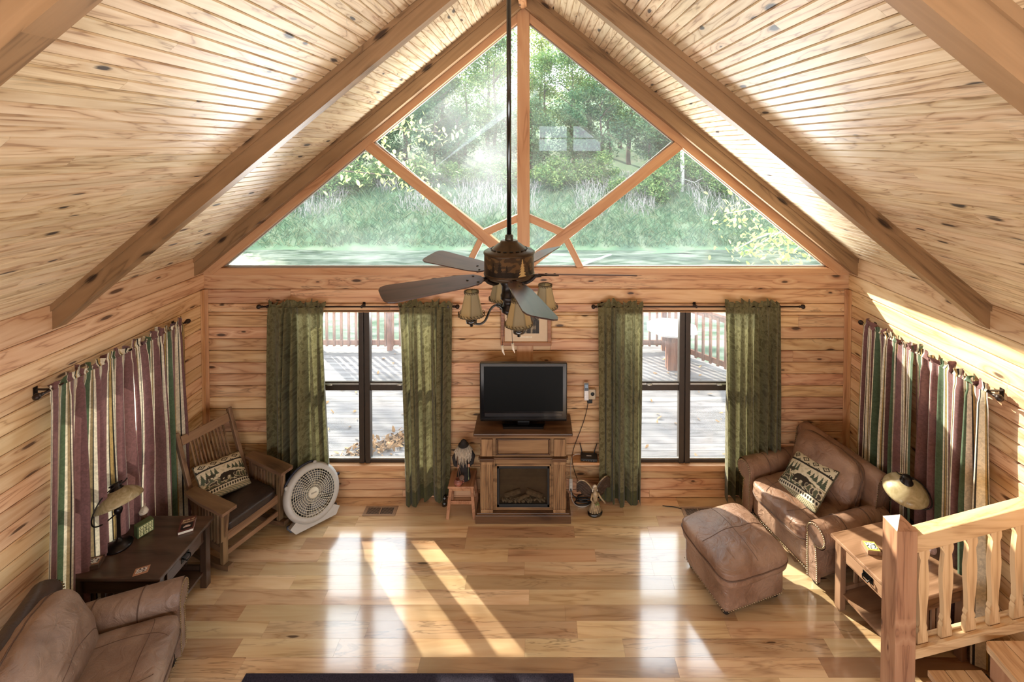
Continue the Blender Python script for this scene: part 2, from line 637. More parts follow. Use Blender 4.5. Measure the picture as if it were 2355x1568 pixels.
# side walls
SIDE_WIN = (3.42, 4.48, 0.5, 1.98)
for nm, x, sg in (('wall_left', XL, -1), ('wall_right', XR, 1)):
    rnd = random.Random(8 if sg < 0 else 21)
    mb = MB()
    for z0, z1 in COURSES[:-1] + [(2.285, 2.45), (2.45, 2.66)]:
        mid = (z0 + z1) / 2
        holes = [SIDE_WIN[:2]] if sg < 0 and SIDE_WIN[2] < mid < SIDE_WIN[3] else []
        for s0, s1 in spans(YB, YG, holes):
            for j0, j1 in (joints(s0, s1, rnd, 1.8, 4.0) if z0 < 2.2 else [(s0, s1)]):
                board_y(mb, j0 + .001, j1 - .001, z0 + .0022, z1 - .0022, x, sg, c=.008)
    w = struct(mb.build(nm, M['wall_side']))
    mb = MB()
    a, b = sorted((x + sg * .03, x + sg * .16))
    if sg < 0:
        for z0, z1, holes in ((-.3, .47, []), (.47, 2.0, [(3.4, 4.5)]), (2.0, 2.8, [])):
            for s0, s1 in spans(YB, YG + .13, holes):
                mb.box(a, b, s0, s1, z0, z1)
    else:
        mb.box(a, b, YB, YG + .13, -.3, 2.8)
    struct(mb.build('backing', M['dark_gap'], w))

# corner trims, upright board under the mullion
mb = MB()
mb.box(XL, XL + .045, YG - .012, YG, 0, 2.285).box(XL, XL + .014, YG - .06, YG - .014, 0, 2.285)
struct(bev(mb.build('trim_1', M['frame_wood_z'])))
mb = MB()
mb.box(XR - .045, XR, YG - .012, YG, 0, 2.285).box(XR - .014, XR, YG - .06, YG - .014, 0, 2.285)
struct(bev(mb.build('trim_2', M['frame_wood_z'])))
mb = MB()
mb.box(-0.222, -0.047, YG - .014, YG, 0.2, 2.285)
struct(bev(mb.build('trim_3', M['frame_wood_z'])))

# floor of wide planks
mb = MB()
rnd = random.Random(3)
y = 5.02
row = 0.134
while y > -3.0:
    for j0, j1 in joints(XL - .02 - rnd.uniform(0, .5), XR + .02, rnd, 0.7, 1.9):
        mb.box(max(j0, XL - .02) + .0004, j1 - .0004, y - row + .0005, y - .0005, -.02, 0)
    y -= row
fl = struct(mb.build('floor', M['floor']))
mb = MB()
mb.box(XL - .1, XR + .1, -3.1, 5.1, -.3, -.021)
struct(mb.build('subfloor', M['dark_gap'], fl))

# ceiling boards on both slopes, running along the room
for nm, xw, sg in (('ceiling_left', XL, 1), ('ceiling_right', XR, -1)):
    L = math.hypot(XC - xw, CR - CW)
    ca, sa = abs(XC - xw) / L, (CR - CW) / L
    nv = Vector((sg * sa, 0, -ca))
    rnd = random.Random(14 if sg > 0 else 15)
    mb = MB()
    n = int(L / 0.0665)
    wdt = L / n
    for i in range(n):
        s0, s1 = i * wdt, (i + 1) * wdt

        def P(s, d):
            return Vector((xw + sg * ca * s, 0, CW + sa * s)) + nv * d
        cz = 0.007
        prof = [P(s0 + .001, -.02), P(s0 + .001, -.007), P(s0 + cz, 0), P(s1 - cz, 0), P(s1 - .001, -.007), P(s1 - .001, -.02)]
        for j0, j1 in joints(YB, YG + .05, rnd, 2.4, 4.5):
            mb.prism([(p.x, p.z) for p in prof], j0 + .0005, j1 - .0005, plane='XZ')
    c = struct(mb.build(nm, M['ceil']))
    mb = MB()
    for d0, d1, ext in ((.02, .16, .45),):
        a0 = Vector((xw - sg * .5 * ca, 0, CW - sa * .5))
        a1 = Vector((XC, 0, CR))
        q = [a0 - nv * d0, a1 - nv * d0, a1 - nv * d1 + Vector((0, 0, .04)), a0 - nv * d1]
        mb.prism([(p.x, p.z) for p in q], YB - .1, YG + .37, plane='XZ')
    struct(mb.build('roof', M['dark_gap'], c))


def rafter(name, y0, y1, cap=True):
    """a pair of sloping beams meeting at the ridge, each one mesh"""
    for xw in (XL, XR):
        d = Vector((XC - xw, 0, BR - BW))
        ang = math.atan2(d.z, abs(d.x))
        mb = MB()
        poly = [(xw, BW), (XC, BR), (XC, CR), (xw, CW)]
        mb.prism(poly, y0, y1, plane='XZ')
        if cap:
            k = 0.052
            poly = [(xw, CW - k), (XC, CR - k), (XC, CR), (xw, CW)]
            mb.prism(poly, y0 - .014, y0, plane='XZ')
        o = mb.build(name, M['beam'])
        # grain runs along the beam: turn the object so that local X follows the slope
        sgn = 1 if xw < XC else -1
        rot = Matrix.Rotation(-sgn * ang, 4, 'Y')
        o.data.transform(rot.inverted() @ Matrix.Translation((-xw, -y0, -BW)))
        o.matrix_world = Matrix.Translation((xw, y0, BW)) @ rot
        o['kind'] = 'structure'
        bev(o, .004)


rafter('trim_4', 3.43, 3.53)
rafter('trim_5', 1.385, 1.485)
rafter('trim_6', 4.86, 4.97)
rafter('trim_7', -0.8, -0.7)
mb = MB()
mb.box(XC - .04, XC + .04, YB, 4.93, 5.262, CR)
struct(bev(mb.build('trim_8', wood('ridge_wood', S(150, 98, 56), S(190, 134, 86), S(214, 164, 116), 1, .1, .1, .5, isl=False)), .004))

# end wall behind the loft, with a loft window, and the loft floor
mb = MB()
LW = (0.05, 1.78, 3.70, 4.39)
poly_l = [(XL - .1, -.3), (LW[0], -.3), (LW[0], 5.32), (XL - .1, 2.6)]
mb.prism([(XL - .1, -.3), (LW[0], -.3), (LW[0], roof_z(LW[0], CW, CR)), (XL - .1, CW)], YB - .1, YB, plane='XZ')
mb.prism([(LW[1], -.3), (XR + .1, -.3), (XR + .1, CW), (LW[1], roof_z(LW[1], CW, CR))], YB - .1, YB, plane='XZ')
mb.box(LW[0], LW[1], YB - .1, YB, -.3, LW[2])
zr0, zr1 = roof_z(LW[0], CW, CR), roof_z(LW[1], CW, CR)
mb.prism([(LW[0], LW[3]), (LW[1] - 0.34, LW[3]), (LW[1], LW[3] - .26), (LW[1], zr1), (XC, CR), (LW[0], zr0)], YB - .1, YB, plane='XZ')
mb.box((LW[0] + LW[1]) / 2 - .09, (LW[0] + LW[1]) / 2 + .09, YB - .08, YB, LW[2], LW[3])
mb.box(LW[0], LW[1], YB - .08, YB - .02, 4.03, 4.07)
struct(mb.build('wall_front', M['wall']))
mb = MB()
mb.box(XL, XR, YB, 0.55, 2.32, 2.55)
struct(mb.build('floor_loft', M['floor']))
mb = MB()
mb.box(XL, XR, .50, .60, 2.2, 3.05)  # unseen low wall, added to keep the loft fill's reflection off the glass
struct(mb.build('wall_fill_blocker', M['wall']))

# ------------------------------------------------------------------ gable window: frame, mullions, eight panes
gw = bpy.data.objects.new('window_3', None)
col.objects.link(gw)
gw['kind'] = 'structure'
gw['label'] = 'big triangular gable window with a starburst of wooden mullions'
gw['category'] = 'window'


def strip(mb, a, b, w, y0, y1, side=0.0):
    """flat board in the gable plane between two (x, z) points; side shifts it sideways"""
    a, b = Vector((a[0], 0, a[1])), Vector((b[0], 0, b[1]))
    d = (b - a).normalized()
    nrm = Vector((-d.z, 0, d.x))
    a, b = a + nrm * side, b + nrm * side
    q = [a - nrm * w / 2, b - nrm * w / 2, b + nrm * w / 2, a + nrm * w / 2]
    mb.prism([(p.x, p.z) for p in q], y0, y1, plane='XZ')
    return mb


def frame_bar(name, a, b, w, y0=4.985, y1=5.07, mat='frame_wood'):
    ax, az, bx, bz = *a, *b
    L = math.hypot(bx - ax, bz - az)
    ang = math.atan2(bz - az, bx - ax)
    mb = MB()
    mb.box(0, L, 0, y1 - y0, -w / 2, w / 2)
    o = mb.build(name, M[mat], gw, (ax, y0, az), (0, -ang, 0))
    o['kind'] = 'structure'
    return bev(o, .004)


GL = [(-3.385, 2.527), (XC - .001, 5.182)]
GRt = [(3.118, 2.527), (XC + .001, 5.182)]
for (a, b), s in ((GL, 1), (GRt, -1)):
    dx, dz = b[0] - a[0], b[1] - a[1]
    L = math.hypot(dx, dz)
    nx, nzv = -dz / L * s, dx / L * s
    hw = .075
    ext = .13
    frame_bar('raking_frame', (a[0] + nx * hw - dx / L * ext, a[1] + nzv * hw - dz / L * ext), (b[0] + nx * hw + dx / L * .1, b[1] + nzv * hw + dz / L * .1), .15, 4.971, 5.09)
frame_bar('window_sill', (XL, 2.491), (XR, 2.491), .056, 4.979, 5.09)
for cx_, cz_, w_, h_ in ((XL + .10, 2.56, .20, .20), (XR - .10, 2.56, .20, .20), (XC, 5.33, .5, .34)):
    frame_bar('corner_block', (cx_ - w_ / 2, cz_), (cx_ + w_ / 2, cz_), h_, 4.992, 5.03)
frame_bar('plate_cap', (XL, 2.455), (XR, 2.455), .03, 4.99, 5.03)
frame_bar('mullion', (XC, 2.50), (XC, 5.29), .13, 4.955, 5.07)
frame_bar('mullion', (-1.86, 3.875), (-0.12, 2.49), .112)
frame_bar('mullion', (1.562, 3.875), (-0.178, 2.49), .112)
for s in (-1, 1):
    frame_bar('mullion', (XC + s * .03, 3.065), (XC + s * .46, 2.875), .078, 4.99)
    frame_bar('mullion', (XC + s * .44, 2.86), (XC + s * .625, 2.49), .068, 4.99)
J, H1, H2, H3, AP, BC = 1.66, (.437, 2.868), (0, 3.06), (.63, 2.5), (0, 5.19), (0, 2.5)
for s in (-1, 1):
    jx = (-1.805 if s < 0 else 1.507)
    bx = (-3.42 if s < 0 else 3.15)
    g = lambda p: (XC + s * p[0], p[1])
    cells = [[g(AP), (jx, 3.84), g(H1), g(H2)], [(bx, 2.5), (jx, 3.84), g(H1), g(H3)], [g(H2), g(H1), g(BC)], [g(H1), g(H3), g(BC)]]
    for i, c in enumerate(cells):
        mb = MB()
        mb.add([(p[0], 5.05, p[1]) for p in c], [list(range(len(c)))])
        o = mb.build('glass_pane', M['hazy_glass'] if (s < 0 and i == 0) else M['green_glass'], gw)
        o['kind'] = 'structure'
        # pale aluminium stop round each pane
        mb = MB()
        cx, cz = sum(p[0] for p in c) / len(c), sum(p[1] for p in c) / len(c)
for s, a, b in ((0, GL[0], (GRt[0][0], 2.527)),):
    frame_bar('glazing_stop', (a[0] - .02, 2.5305), (b[0] + .02, 2.5305), .013, 5.02, 5.05, 'sash_alu')
for a, b, off in ((GL[0], GL[1], .006), (GRt[0], GRt[1], -.006)):
    dx, dz = b[0] - a[0], b[1] - a[1]
    L = math.hypot(dx, dz)
    frame_bar('glazing_stop', (a[0] + dz / L * off, a[1] - dx / L * off), (b[0] + dz / L * off, b[1] - dx / L * off), .012, 5.02, 5.05, 'sash_alu')
for (a, b) in (((-1.745, 3.872), (-0.60, 2.905)), ((1.45, 3.872), (0.31, 2.905))):
    frame_bar('glazing_stop', a, b, .014, 5.02, 5.05, 'sash_alu')

# ------------------------------------------------------------------ lower twin windows
for i, (a, b) in enumerate(WIN):
    w = bpy.data.objects.new('window_%d' % (i + 1), None)
    col.objects.link(w)
    w['kind'] = 'structure'
    m = (a + b) / 2
    mb = MB()
    y0, y1 = 5.03, 5.09
    mb.box(a, a + .05, y0, y1, WZ0, WZ1).box(b - .05, b, y0, y1, WZ0, WZ1)
    mb.box(a, b, y0, y1, WZ0, WZ0 + .035).box(a, b, y0, y1, WZ1 - .012, WZ1)
    struct(bev(mb.build('window_frame', M['sash'], w)))
    mb = MB()
    mb.box(m - .06, m - .006, 5.015, y1, WZ0, WZ1).box(m + .006, m + .06, 5.015, y1, WZ0, WZ1).box(m - .006, m + .006, 5.03, y1, WZ0, WZ1)
    struct(bev(mb.build('mullion', M['sash'], w)))
    for x0, x1 in ((a + .05, m - .06), (m + .06, b - .05)):
        mb = MB()
        mb.box(x0, x1, 5.03, 5.07, 1.165, 1.225).box(x0, x1, 5.035, 5.06, 1.248, 1.262)
        struct(bev(mb.build('meeting_rail', M['sash'], w)))
        mb = MB()
        mb.box(x0, x1, 5.036, 5.05, 1.226, 1.246)
        mb.box(x0, x1, 5.036, 5.05, WZ0 + .035, WZ0 + .05)
        struct(mb.build('sash_track', M['sash_alu'], w))
        mb = MB()
        cx = (x0 + x1) / 2
        mb.lathe([(.001, .016), (.03, .014), (.032, 0)], 12, Matrix.Translation((cx, 5.03, 1.226)) @ Matrix.Diagonal((1, .4, 1, 1)))
        mb.box(cx - .03, cx + .012, 5.02, 5.03, 1.238, 1.244)
        struct(mb.build('sash_lock', M['sash_alu'], w))
        mb = MB()
        mb.add([(x0, 5.06, WZ0 + .03), (x1, 5.06, WZ0 + .03), (x1, 5.06, WZ1), (x0, 5.06, WZ1)], [(0, 1, 2, 3)])
        struct(mb.build('glass_pane', M['clear_glass'], w))
    mb = MB()
    mb.box(a - .03, b + .03, 4.975, 5.04, WZ0 - .06, WZ0)
    struct(bev(mb.build('window_sill', M['frame_wood'], w)))
    mb = MB()
    mb.box(a, b, 5.0, 5.03, WZ1 - .001, WZ1 + .02).box(a - .002, a + .015, 5.0, 5.04, WZ0, WZ1).box(b - .015, b + .002, 5.0, 5.04, WZ0, WZ1)
    struct(mb.build('window_jamb', M['frame_wood'], w))

w = bpy.data.objects.new('window_4', None)
col.objects.link(w)
w['kind'] = 'structure'
mb = MB()
for y0, y1, z0, z1 in ((3.42, 3.48, .5, 1.98), (4.42, 4.48, .5, 1.98), (3.42, 4.48, .5, .55), (3.42, 4.48, 1.93, 1.98), (3.42, 4.48, 1.19, 1.25)):
    mb.box(XL - .1, XL - .04, y0, y1, z0, z1)
struct(mb.build('window_frame', M['sash'], w))
mb = MB()
mb.add([(XL - .07, 3.45, .52), (XL - .07, 4.45, .52), (XL - .07, 4.45, 1.95), (XL - .07, 3.45, 1.95)], [(0, 1, 2, 3)])
struct(mb.build('glass_pane', M['clear_glass'], w))


# ------------------------------------------------------------------ outside: deck, railing, pond, bank, trees
M['deck'] = wood('deck_boards', S(88, 84, 84), S(110, 106, 106), S(128, 124, 123), 0, 0.05, 0.25, 0.7, rings=4, spec=0.2)
M['cedar'] = wood('railing_cedar', S(96, 64, 52), S(128, 88, 70), S(150, 108, 86), 2, 0.05, 0.2, 0.7, spec=0.2)
M['leaf_dry'] = simple('dry_leaf', S(150, 112, 70), 0.8, 0, 0.5, 9)
mb = MB()
y = 5.14
rnd = random.Random(2)
while y < 8.93:
    xe = 2.75 if y > 8.4 else 3.2 + (8.4 - y) * 1.0
    xe = 2.42 + (8.8 - y) * 0.93 + .12
    mb.box(-7.0, min(xe, 6.0), y, y + .138, -.08, -.04)
    y += .143
struct(mb.build('floor_deck', M['deck']))

rail = thing('deck_railing', 'brown cedar deck railing with square balusters outside the lower windows', 'railing', (0, 0, -.04))


def rail_run(p, q, posts):
    p, q = Vector(p), Vector(q)
    d = q - p
    L = d.length
    d.normalize()
    rz = math.atan2(d.y, d.x)
    mb = MB()
    mb.box(0, L, -.07, .07, .96, 1.0).box(0, L, -.02, .02, .86, .95)
    bev(mb.build('top_rail', M['cedar'], rail, p, (0, 0, rz)))
    mb = MB()
    mb.box(0, L, -.02, .02, .10, .19)
    bev(mb.build('bottom_rail', M['cedar'], rail, p, (0, 0, rz)))
    n = int(L / .139)
    bal = None
    for i in range(n):
        if bal is None:
            mb = MB()
            mb.box(-.019, .019, -.04, 0, .08, .92)
            bal = mb.build('baluster', M['cedar'], rail)
        else:
            bal = bal.copy()
            col.objects.link(bal)
        bal.location = p + d * (.07 + i * .139)
        bal.rotation_euler = (0, 0, rz)
    for s in posts:
        mb = MB()
        mb.box(-.045, .045, -.045, .045, -.2, .98)
        bev(mb.build('post', M['cedar'], rail, p + d * s, (0, 0, rz)))


rail_run((-4.2, 8.8, 0), (2.42, 8.8, 0), (0.05, 1.40, 3.9, 6.6))
rail_run((2.45, 8.78, 0), (4.3, 6.6, 0), (1.4, 2.8))

tb = thing('deck_table', 'white topped octagonal bar table on a cedar post out on the deck', 'table', (2.33, 8.05, -.04))
mb = MB()
mb.lathe([(.001, .73), (.45, .73), (.45, .70), (.001, .70)], 8)
for p in mb.v:
    p.x *= 1.0
for i in range(len(mb.sm)):
    mb.sm[i] = False
bev(mb.build('table_top', simple('pale_table', S(176, 170, 166), .6), tb, rot=(0, 0, R(10))))
mb = MB()
mb.box(-.085, .085, -.085, .085, 0, .70)
bev(mb.build('post', M['cedar'], tb))
for a in range(4):
    mb = MB()
    mb.bar((.08, 0, .5), (.3, 0, .70), .04, .04)
    mb.build('brace', M['cedar'], tb, rot=(0, 0, a * pi / 2))

# dry leaves blown over the deck
mb = MB()
rnd = random.Random(9)


def leaf(c, s, tilt=0.5):
    a = rnd.uniform(0, 2 * pi)
    X = Matrix.Translation(c) @ Matrix.Rotation(a, 4, 'Z') @ Matrix.Rotation(rnd.uniform(-tilt, tilt), 4, 'X') @ Matrix.Rotation(rnd.uniform(-tilt, tilt), 4, 'Y')
    mb.add([(-s, 0, 0), (-.3 * s, .42 * s, .15 * s), (s * .5, .3 * s, .1 * s), (s, 0, .25 * s), (s * .5, -.3 * s, .1 * s), (-.3 * s, -.42 * s, .15 * s)], [(0, 5, 4, 3, 2, 1)], X=X)


for i in range(170):
    leaf((rnd.uniform(-3.2, 2.9), rnd.uniform(5.4, 8.6), -.025), rnd.uniform(.02, .05))
for i in range(420):
    t = rnd.random()
    px = -2.35 + 1.15 * t + rnd.gauss(0, .06)
    leaf((px, 5.72 + .72 * t + rnd.gauss(0, .09), -.03 + abs(rnd.gauss(0, .02))), rnd.uniform(.025, .055), .9)
fo = mb.build('fallen_leaves', M['leaf_dry'])
tag(fo, 'dry brown fallen leaves scattered and drifted over the deck boards', 'leaves', kind='stuff')

# pond and far bank
tw = NT('pond')
o = tw.obj()
n1 = tw.noise(tw.vm('MULTIPLY', o, (.25, .9, 1)), 1.0, 5.0, .6)
n2 = tw.noise(tw.vm('MULTIPLY', o, (1.2, 3.0, 1)), 1.0, 4.0)
c = tw.ramp(n1, [(.44, S(34, 54, 42)), (.52, S(58, 78, 58)), (.62, S(122, 126, 112))])
c = tw.mix(.35, c, tw.ramp(n2, [(.35, S(48, 66, 48)), (.65, S(150, 154, 140))]))
M['pond'] = tw.pbr(c, .4, 0, 0, tw.bump(n2, .3, .05), .04)
mb = MB()
mb.grid(30, 20, lambda u, v: (-60 + 120 * u, 9.2 + 24 * v, -2.75))
struct(mb.build('pond_water', M['pond']))

tg = NT('bank_soil')
n1 = tg.noise(tg.obj(), .8, 5.0)
M['bank'] = tg.pbr(tg.ramp(n1, [(.3, S(70, 96, 72)), (.5, S(92, 116, 84)), (.7, S(116, 124, 100))]), .9)


def bank_z(x, y):
    t = max(0.0, (y - 29.6 + .6 * nz(x * .15, 3)) / 6.5)
    z = -2.85 + 3.6 * min(1, t) ** .8 + max(0, t - 1) * 2.2
    return z + .25 * nz(x * .3, y * .3) + .08 * nz(x * 1.3, y * 1.3)


mb = MB()


def bf(u, v):
    x, yy = -60 + 120 * u, 28.5 + 40 * v
    return (x, yy, bank_z(x, yy))


mb.grid(120, 50, bf)
struct(mb.build('ground_bank', M['bank']))
mb = MB()
mb.grid(8, 4, lambda u, v: (-60 + 120 * u, 5.1 + 5.2 * v, -2.3 - .4 * v))
struct(mb.build('ground_yard', M['bank']))

# tall grass and dry brush on the bank
def foliage_mat(name, stops, trans=.5):
    t = NT(name)
    r = t.n('NewGeometry').outputs['Random Per Island']
    n = t.noise(t.obj(), .55, 3.0)
    c = t.ramp(t.math('ADD', t.math('MULTIPLY', r, .6), t.math('MULTIPLY', n, .45)), stops)
    d = t.n('BsdfDiffuse', {'Color': c})
    tr = t.n('BsdfTranslucent', {'Color': c})
    t.set(t.out.inputs[0], t.n('MixShader', {0: trans, 1: d.outputs[0], 2: tr.outputs[0]}))
    return t.m


M['grass'] = foliage_mat('bank_grass', [(.2, S(82, 112, 90)), (.5, S(106, 132, 102)), (.8, S(146, 154, 122))])
M['brush'] = foliage_mat('dry_brush', [(.2, S(140, 134, 132)), (.8, S(190, 182, 178))], .2)
M['leafA'] = foliage_mat('tree_leaf_green', [(.15, S(64, 96, 62)), (.45, S(100, 136, 86)), (.7, S(142, 166, 106)), (.95, S(190, 196, 136))])
M['leafB'] = foliage_mat('tree_leaf_yellowgreen', [(.15, S(100, 124, 76)), (.45, S(144, 164, 100)), (.7, S(194, 198, 132)), (.95, S(226, 222, 164))])
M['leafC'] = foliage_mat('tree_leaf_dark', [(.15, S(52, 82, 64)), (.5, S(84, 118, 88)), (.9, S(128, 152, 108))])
M['leafD'] = foliage_mat('near_leaf_yellow', [(.1, S(132, 154, 92)), (.5, S(180, 192, 120)), (.95, S(216, 216, 156))], .45)
M['bark'] = simple('bark', S(96, 84, 76), .9, 0, .3, 12)
M['bark_pale'] = simple('pale_bark', S(190, 186, 180), .8, 0, .3, 8)
rnd = random.Random(31)
mb = MB()
for i in range(16000):
    x, yy = rnd.uniform(-24, 26), 29.7 + 8.5 * rnd.random() ** 1.3
    z = bank_z(x, yy)
    if z < -2.72:
        continue
    h = rnd.uniform(.2, .75)
    w = rnd.uniform(.015, .035)
    a = rnd.uniform(0, pi)
    dx, dy = rnd.gauss(0, .22), rnd.gauss(0, .2)
    ca, sa = math.cos(a) * w, math.sin(a) * w
    mb.add([(x - ca, yy - sa, z - .05), (x + ca, yy + sa, z - .05), (x + dx + ca * .6, yy + dy, z + h * .7), (x + dx * 1.7, yy + dy * 1.7, z + h)], [(0, 1, 2, 3)])
tag(mb.build('bank_grass', M['grass']), 'tall green grass covering the far bank above the pond', 'grass', kind='stuff')
mb = MB()
for i in range(5200):
    t = rnd.random()
    x, yy = rnd.uniform(-24, 26), 32.3 + 4.6 * rnd.random()
    if nz(x * .35, yy * .2, 4) < -.05:
        continue
    z = bank_z(x, yy)
    h = rnd.uniform(.4, 1.3)
    dx, dy = rnd.gauss(0, .5), rnd.gauss(0, .3)
    w = .012
    mb.add([(x - w, yy, z), (x + w, yy, z), (x + dx * .5 + w, yy + dy, z + h * .8), (x + dx * .5 - w, yy + dy, z + h * .8)], [(0, 1, 2, 3)])
    mb.add([(x + dx * .5 - w, yy + dy, z + h * .8), (x + dx * .5 + w, yy + dy, z + h * .8), (x + dx * 1.3, yy + dy, z + h * .75 + rnd.gauss(0, .2))], [(0, 1, 2)])
tag(mb.build('dry_undergrowth', M['brush']), 'tangled grey dry brush along the top of the far bank', 'brush', kind='stuff')

# trees: four kinds built once, copied along the bank
def crown_mesh(name, seed, blobs, leaves, size, mat, spread):
    rd = random.Random(seed)
    mb = MB()
    B = []
    for i in range(blobs):
        a, rr = rd.uniform(0, 2 * pi), math.sqrt(rd.random())
        hh = rd.random()
        w = (1 - abs(hh - .45) * 1.25)
        B.append((math.cos(a) * rr * spread[0] * w, math.sin(a) * rr * spread[0] * w, spread[1] + hh * spread[2], rd.uniform(.5, 1.05) * spread[3]))
    for i in range(leaves):
        bx, by, bz, br = rd.choice(B)
        d = Vector((rd.gauss(0, 1), rd.gauss(0, 1), rd.gauss(0, .7)))
        d = d.normalized() * br * rd.random() ** .45
        X = Matrix.Translation(Vector((bx, by, bz)) + d) @ Euler((rd.uniform(-1, 1), rd.uniform(-1, 1), rd.uniform(0, 6.3))).to_matrix().to_4x4()
        s = size * rd.uniform(.6, 1.3)
        mb.add([(-s, 0, 0), (0, -.5 * s, .1 * s), (s, 0, 0), (0, .5 * s, .1 * s)], [(0, 1, 2, 3)], X=X)
    return mb.build(name, mat)


def trunk_mesh(name, seed, h, r, mat, nb=7, lean=.3, sp=2.2):
    rd = random.Random(seed)
    mb = MB()
    pts = [(lean * nz(i * .4, seed), lean * nz(i * .4, seed + 5), -.6 + h * i / 8) for i in range(9)]
    mb.tube(pts, [r * (1 - .8 * i / 8) for i in range(9)], 7)
    for k in range(nb):
        i = rd.randint(3, 7)
        p = Vector(pts[i])
        a = rd.uniform(0, 2 * pi)
        L = sp * rd.uniform(.5, 1)
        q = [p + Vector((math.cos(a) * L * t, math.sin(a) * L * t, L * (.9 * t - .2 * t * t)) ) + Vector((0, 0, .1 * nz(t * 3, k))) for t in (0, .35, .7, 1)]
        mb.tube(q, [r * .35, r * .25, r * .15, r * .06], 5)
    return mb.build(name, mat)


KINDS = [
    ('broadleaf_tree', 'mid green broadleaf tree in the wood behind the pond', 'green trees beyond the pond', ('crown', 51, 26, 7500, .115, 'leafA', (2.6, 3.2, 7.0, 1.5)), ('trunk', 1, 9.5, .2, 'bark')),
    ('autumn_tree', 'tall yellow-green tree rising above the wood beyond the pond', 'yellowing trees beyond the pond', ('crown', 52, 26, 7500, .115, 'leafB', (2.5, 4.2, 7.4, 1.35)), ('trunk', 2, 10.5, .18, 'bark')),
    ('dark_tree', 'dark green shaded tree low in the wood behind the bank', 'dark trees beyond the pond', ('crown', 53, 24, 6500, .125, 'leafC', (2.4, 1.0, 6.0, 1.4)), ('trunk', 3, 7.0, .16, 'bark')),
    ('bank_shrub', 'round leafy green shrub at the top of the far bank', 'shrubs along the far bank', ('foliage', 54, 12, 2600, .085, 'leafA', (1.2, .3, 1.3, .7)), ('stem', 4, 1.6, .05, 'bark')),
]
protos = []
for nm, lab, grp, cr, tr in KINDS:
    e = thing(nm, lab, 'shrub' if 'shrub' in nm else 'tree', group=grp)
    c = crown_mesh(cr[0], cr[1], cr[2], cr[3], cr[4], M[cr[5]], cr[6])
    c.parent = e
    c['kind'] = 'stuff'
    k = trunk_mesh(*tr[:4], M[tr[4]])
    k.parent = e
    protos.append([e, 0])
rnd = random.Random(77)
spots = []
for i in range(17):
    spots.append((2, -24 + 3.0 * i + rnd.uniform(-.8, .8), 38.6 + rnd.uniform(-.6, .8), rnd.uniform(.8, 1.05)))
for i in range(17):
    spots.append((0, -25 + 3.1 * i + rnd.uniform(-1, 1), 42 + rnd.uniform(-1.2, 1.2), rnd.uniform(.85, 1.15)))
for i in range(13):
    spots.append((1, -24 + 4.0 * i + rnd.uniform(-1, 1), 44.5 + rnd.uniform(-1, 1.2), rnd.uniform(1.1, 1.38)))
for i in range(26):
    spots.append((3, -23 + 1.85 * i + rnd.uniform(-.6, .6), 35.4 + rnd.uniform(-.8, 1.4), rnd.uniform(.9, 1.5)))
for k, x, yy, s in spots:
    e, used = protos[k]
    o = e if not used else copy_tree(e)
    protos[k][1] = 1
    if k < 3 and -4 < x < 2 and yy > 40:
        s *= .92
    o.location = (x, yy, bank_z(x, yy) - .2)
    o.rotation_euler = (0, 0, rnd.uniform(0, 6.3))
    o.scale = (s, s, s * (1.0 if k == 3 else rnd.uniform(.9, 1.1)))


# near trees whose boughs hang in view
def bough_tree(name, label, loc, tips, seed, leaf_size, mat, bark, n=90, droop=1.0, trunk_h=5.0):
    e = thing(name, label, 'tree', loc)
    rd = random.Random(seed)
    base = Vector(loc)
    tk, lf = MB(), MB()
    tk.tube([(0, 0, 0), (.1, .05, trunk_h * .5), (.05, 0, trunk_h)], [.2, .15, .09], 8)
    for tip in tips:
        q = Vector(tip) - base
        st = Vector((.08, 0, min(trunk_h, max(1.5, q.z - .4))))
        pts = []
        for i in range(7):
            t = i / 6
            p = st.lerp(q, t) + Vector((.12 * nz(t * 3, seed, q.x), .12 * nz(t * 3, q.y, seed), .5 * math.sin(t * pi) + .1 * nz(t * 4, q.z)))
            pts.append(p)
        tk.tube(pts, [.05 - .042 * i / 6 for i in range(7)], 5)
        for i in range(n):
            t = 1 - rd.random() ** 1.5 * .55
            k = min(5, int(t * 6))
            p = pts[k].lerp(pts[k + 1], t * 6 - k) + Vector((rd.gauss(0, .26), rd.gauss(0, .3), rd.gauss(0, .17) - .05))
            s = leaf_size * rd.uniform(.6, 1.2)
            X = Matrix.Translation(p) @ Euler((rd.uniform(-.6, .6), rd.uniform(.2, 1.1) * droop, rd.uniform(0, 6.3))).to_matrix().to_4x4()
            lf.add([(0, 0, 0), (.35 * s, -.22 * s, .03 * s), (.75 * s, -.2 * s, 0), (s, 0, -.1 * s), (.75 * s, .2 * s, 0), (.35 * s, .22 * s, .03 * s)], [(0, 1, 2, 3, 4, 5)], X=X)
    tk.build('trunk', M[bark], e)
    c = lf.build('leaves', M[mat], e)
    c['kind'] = 'stuff'
    return e


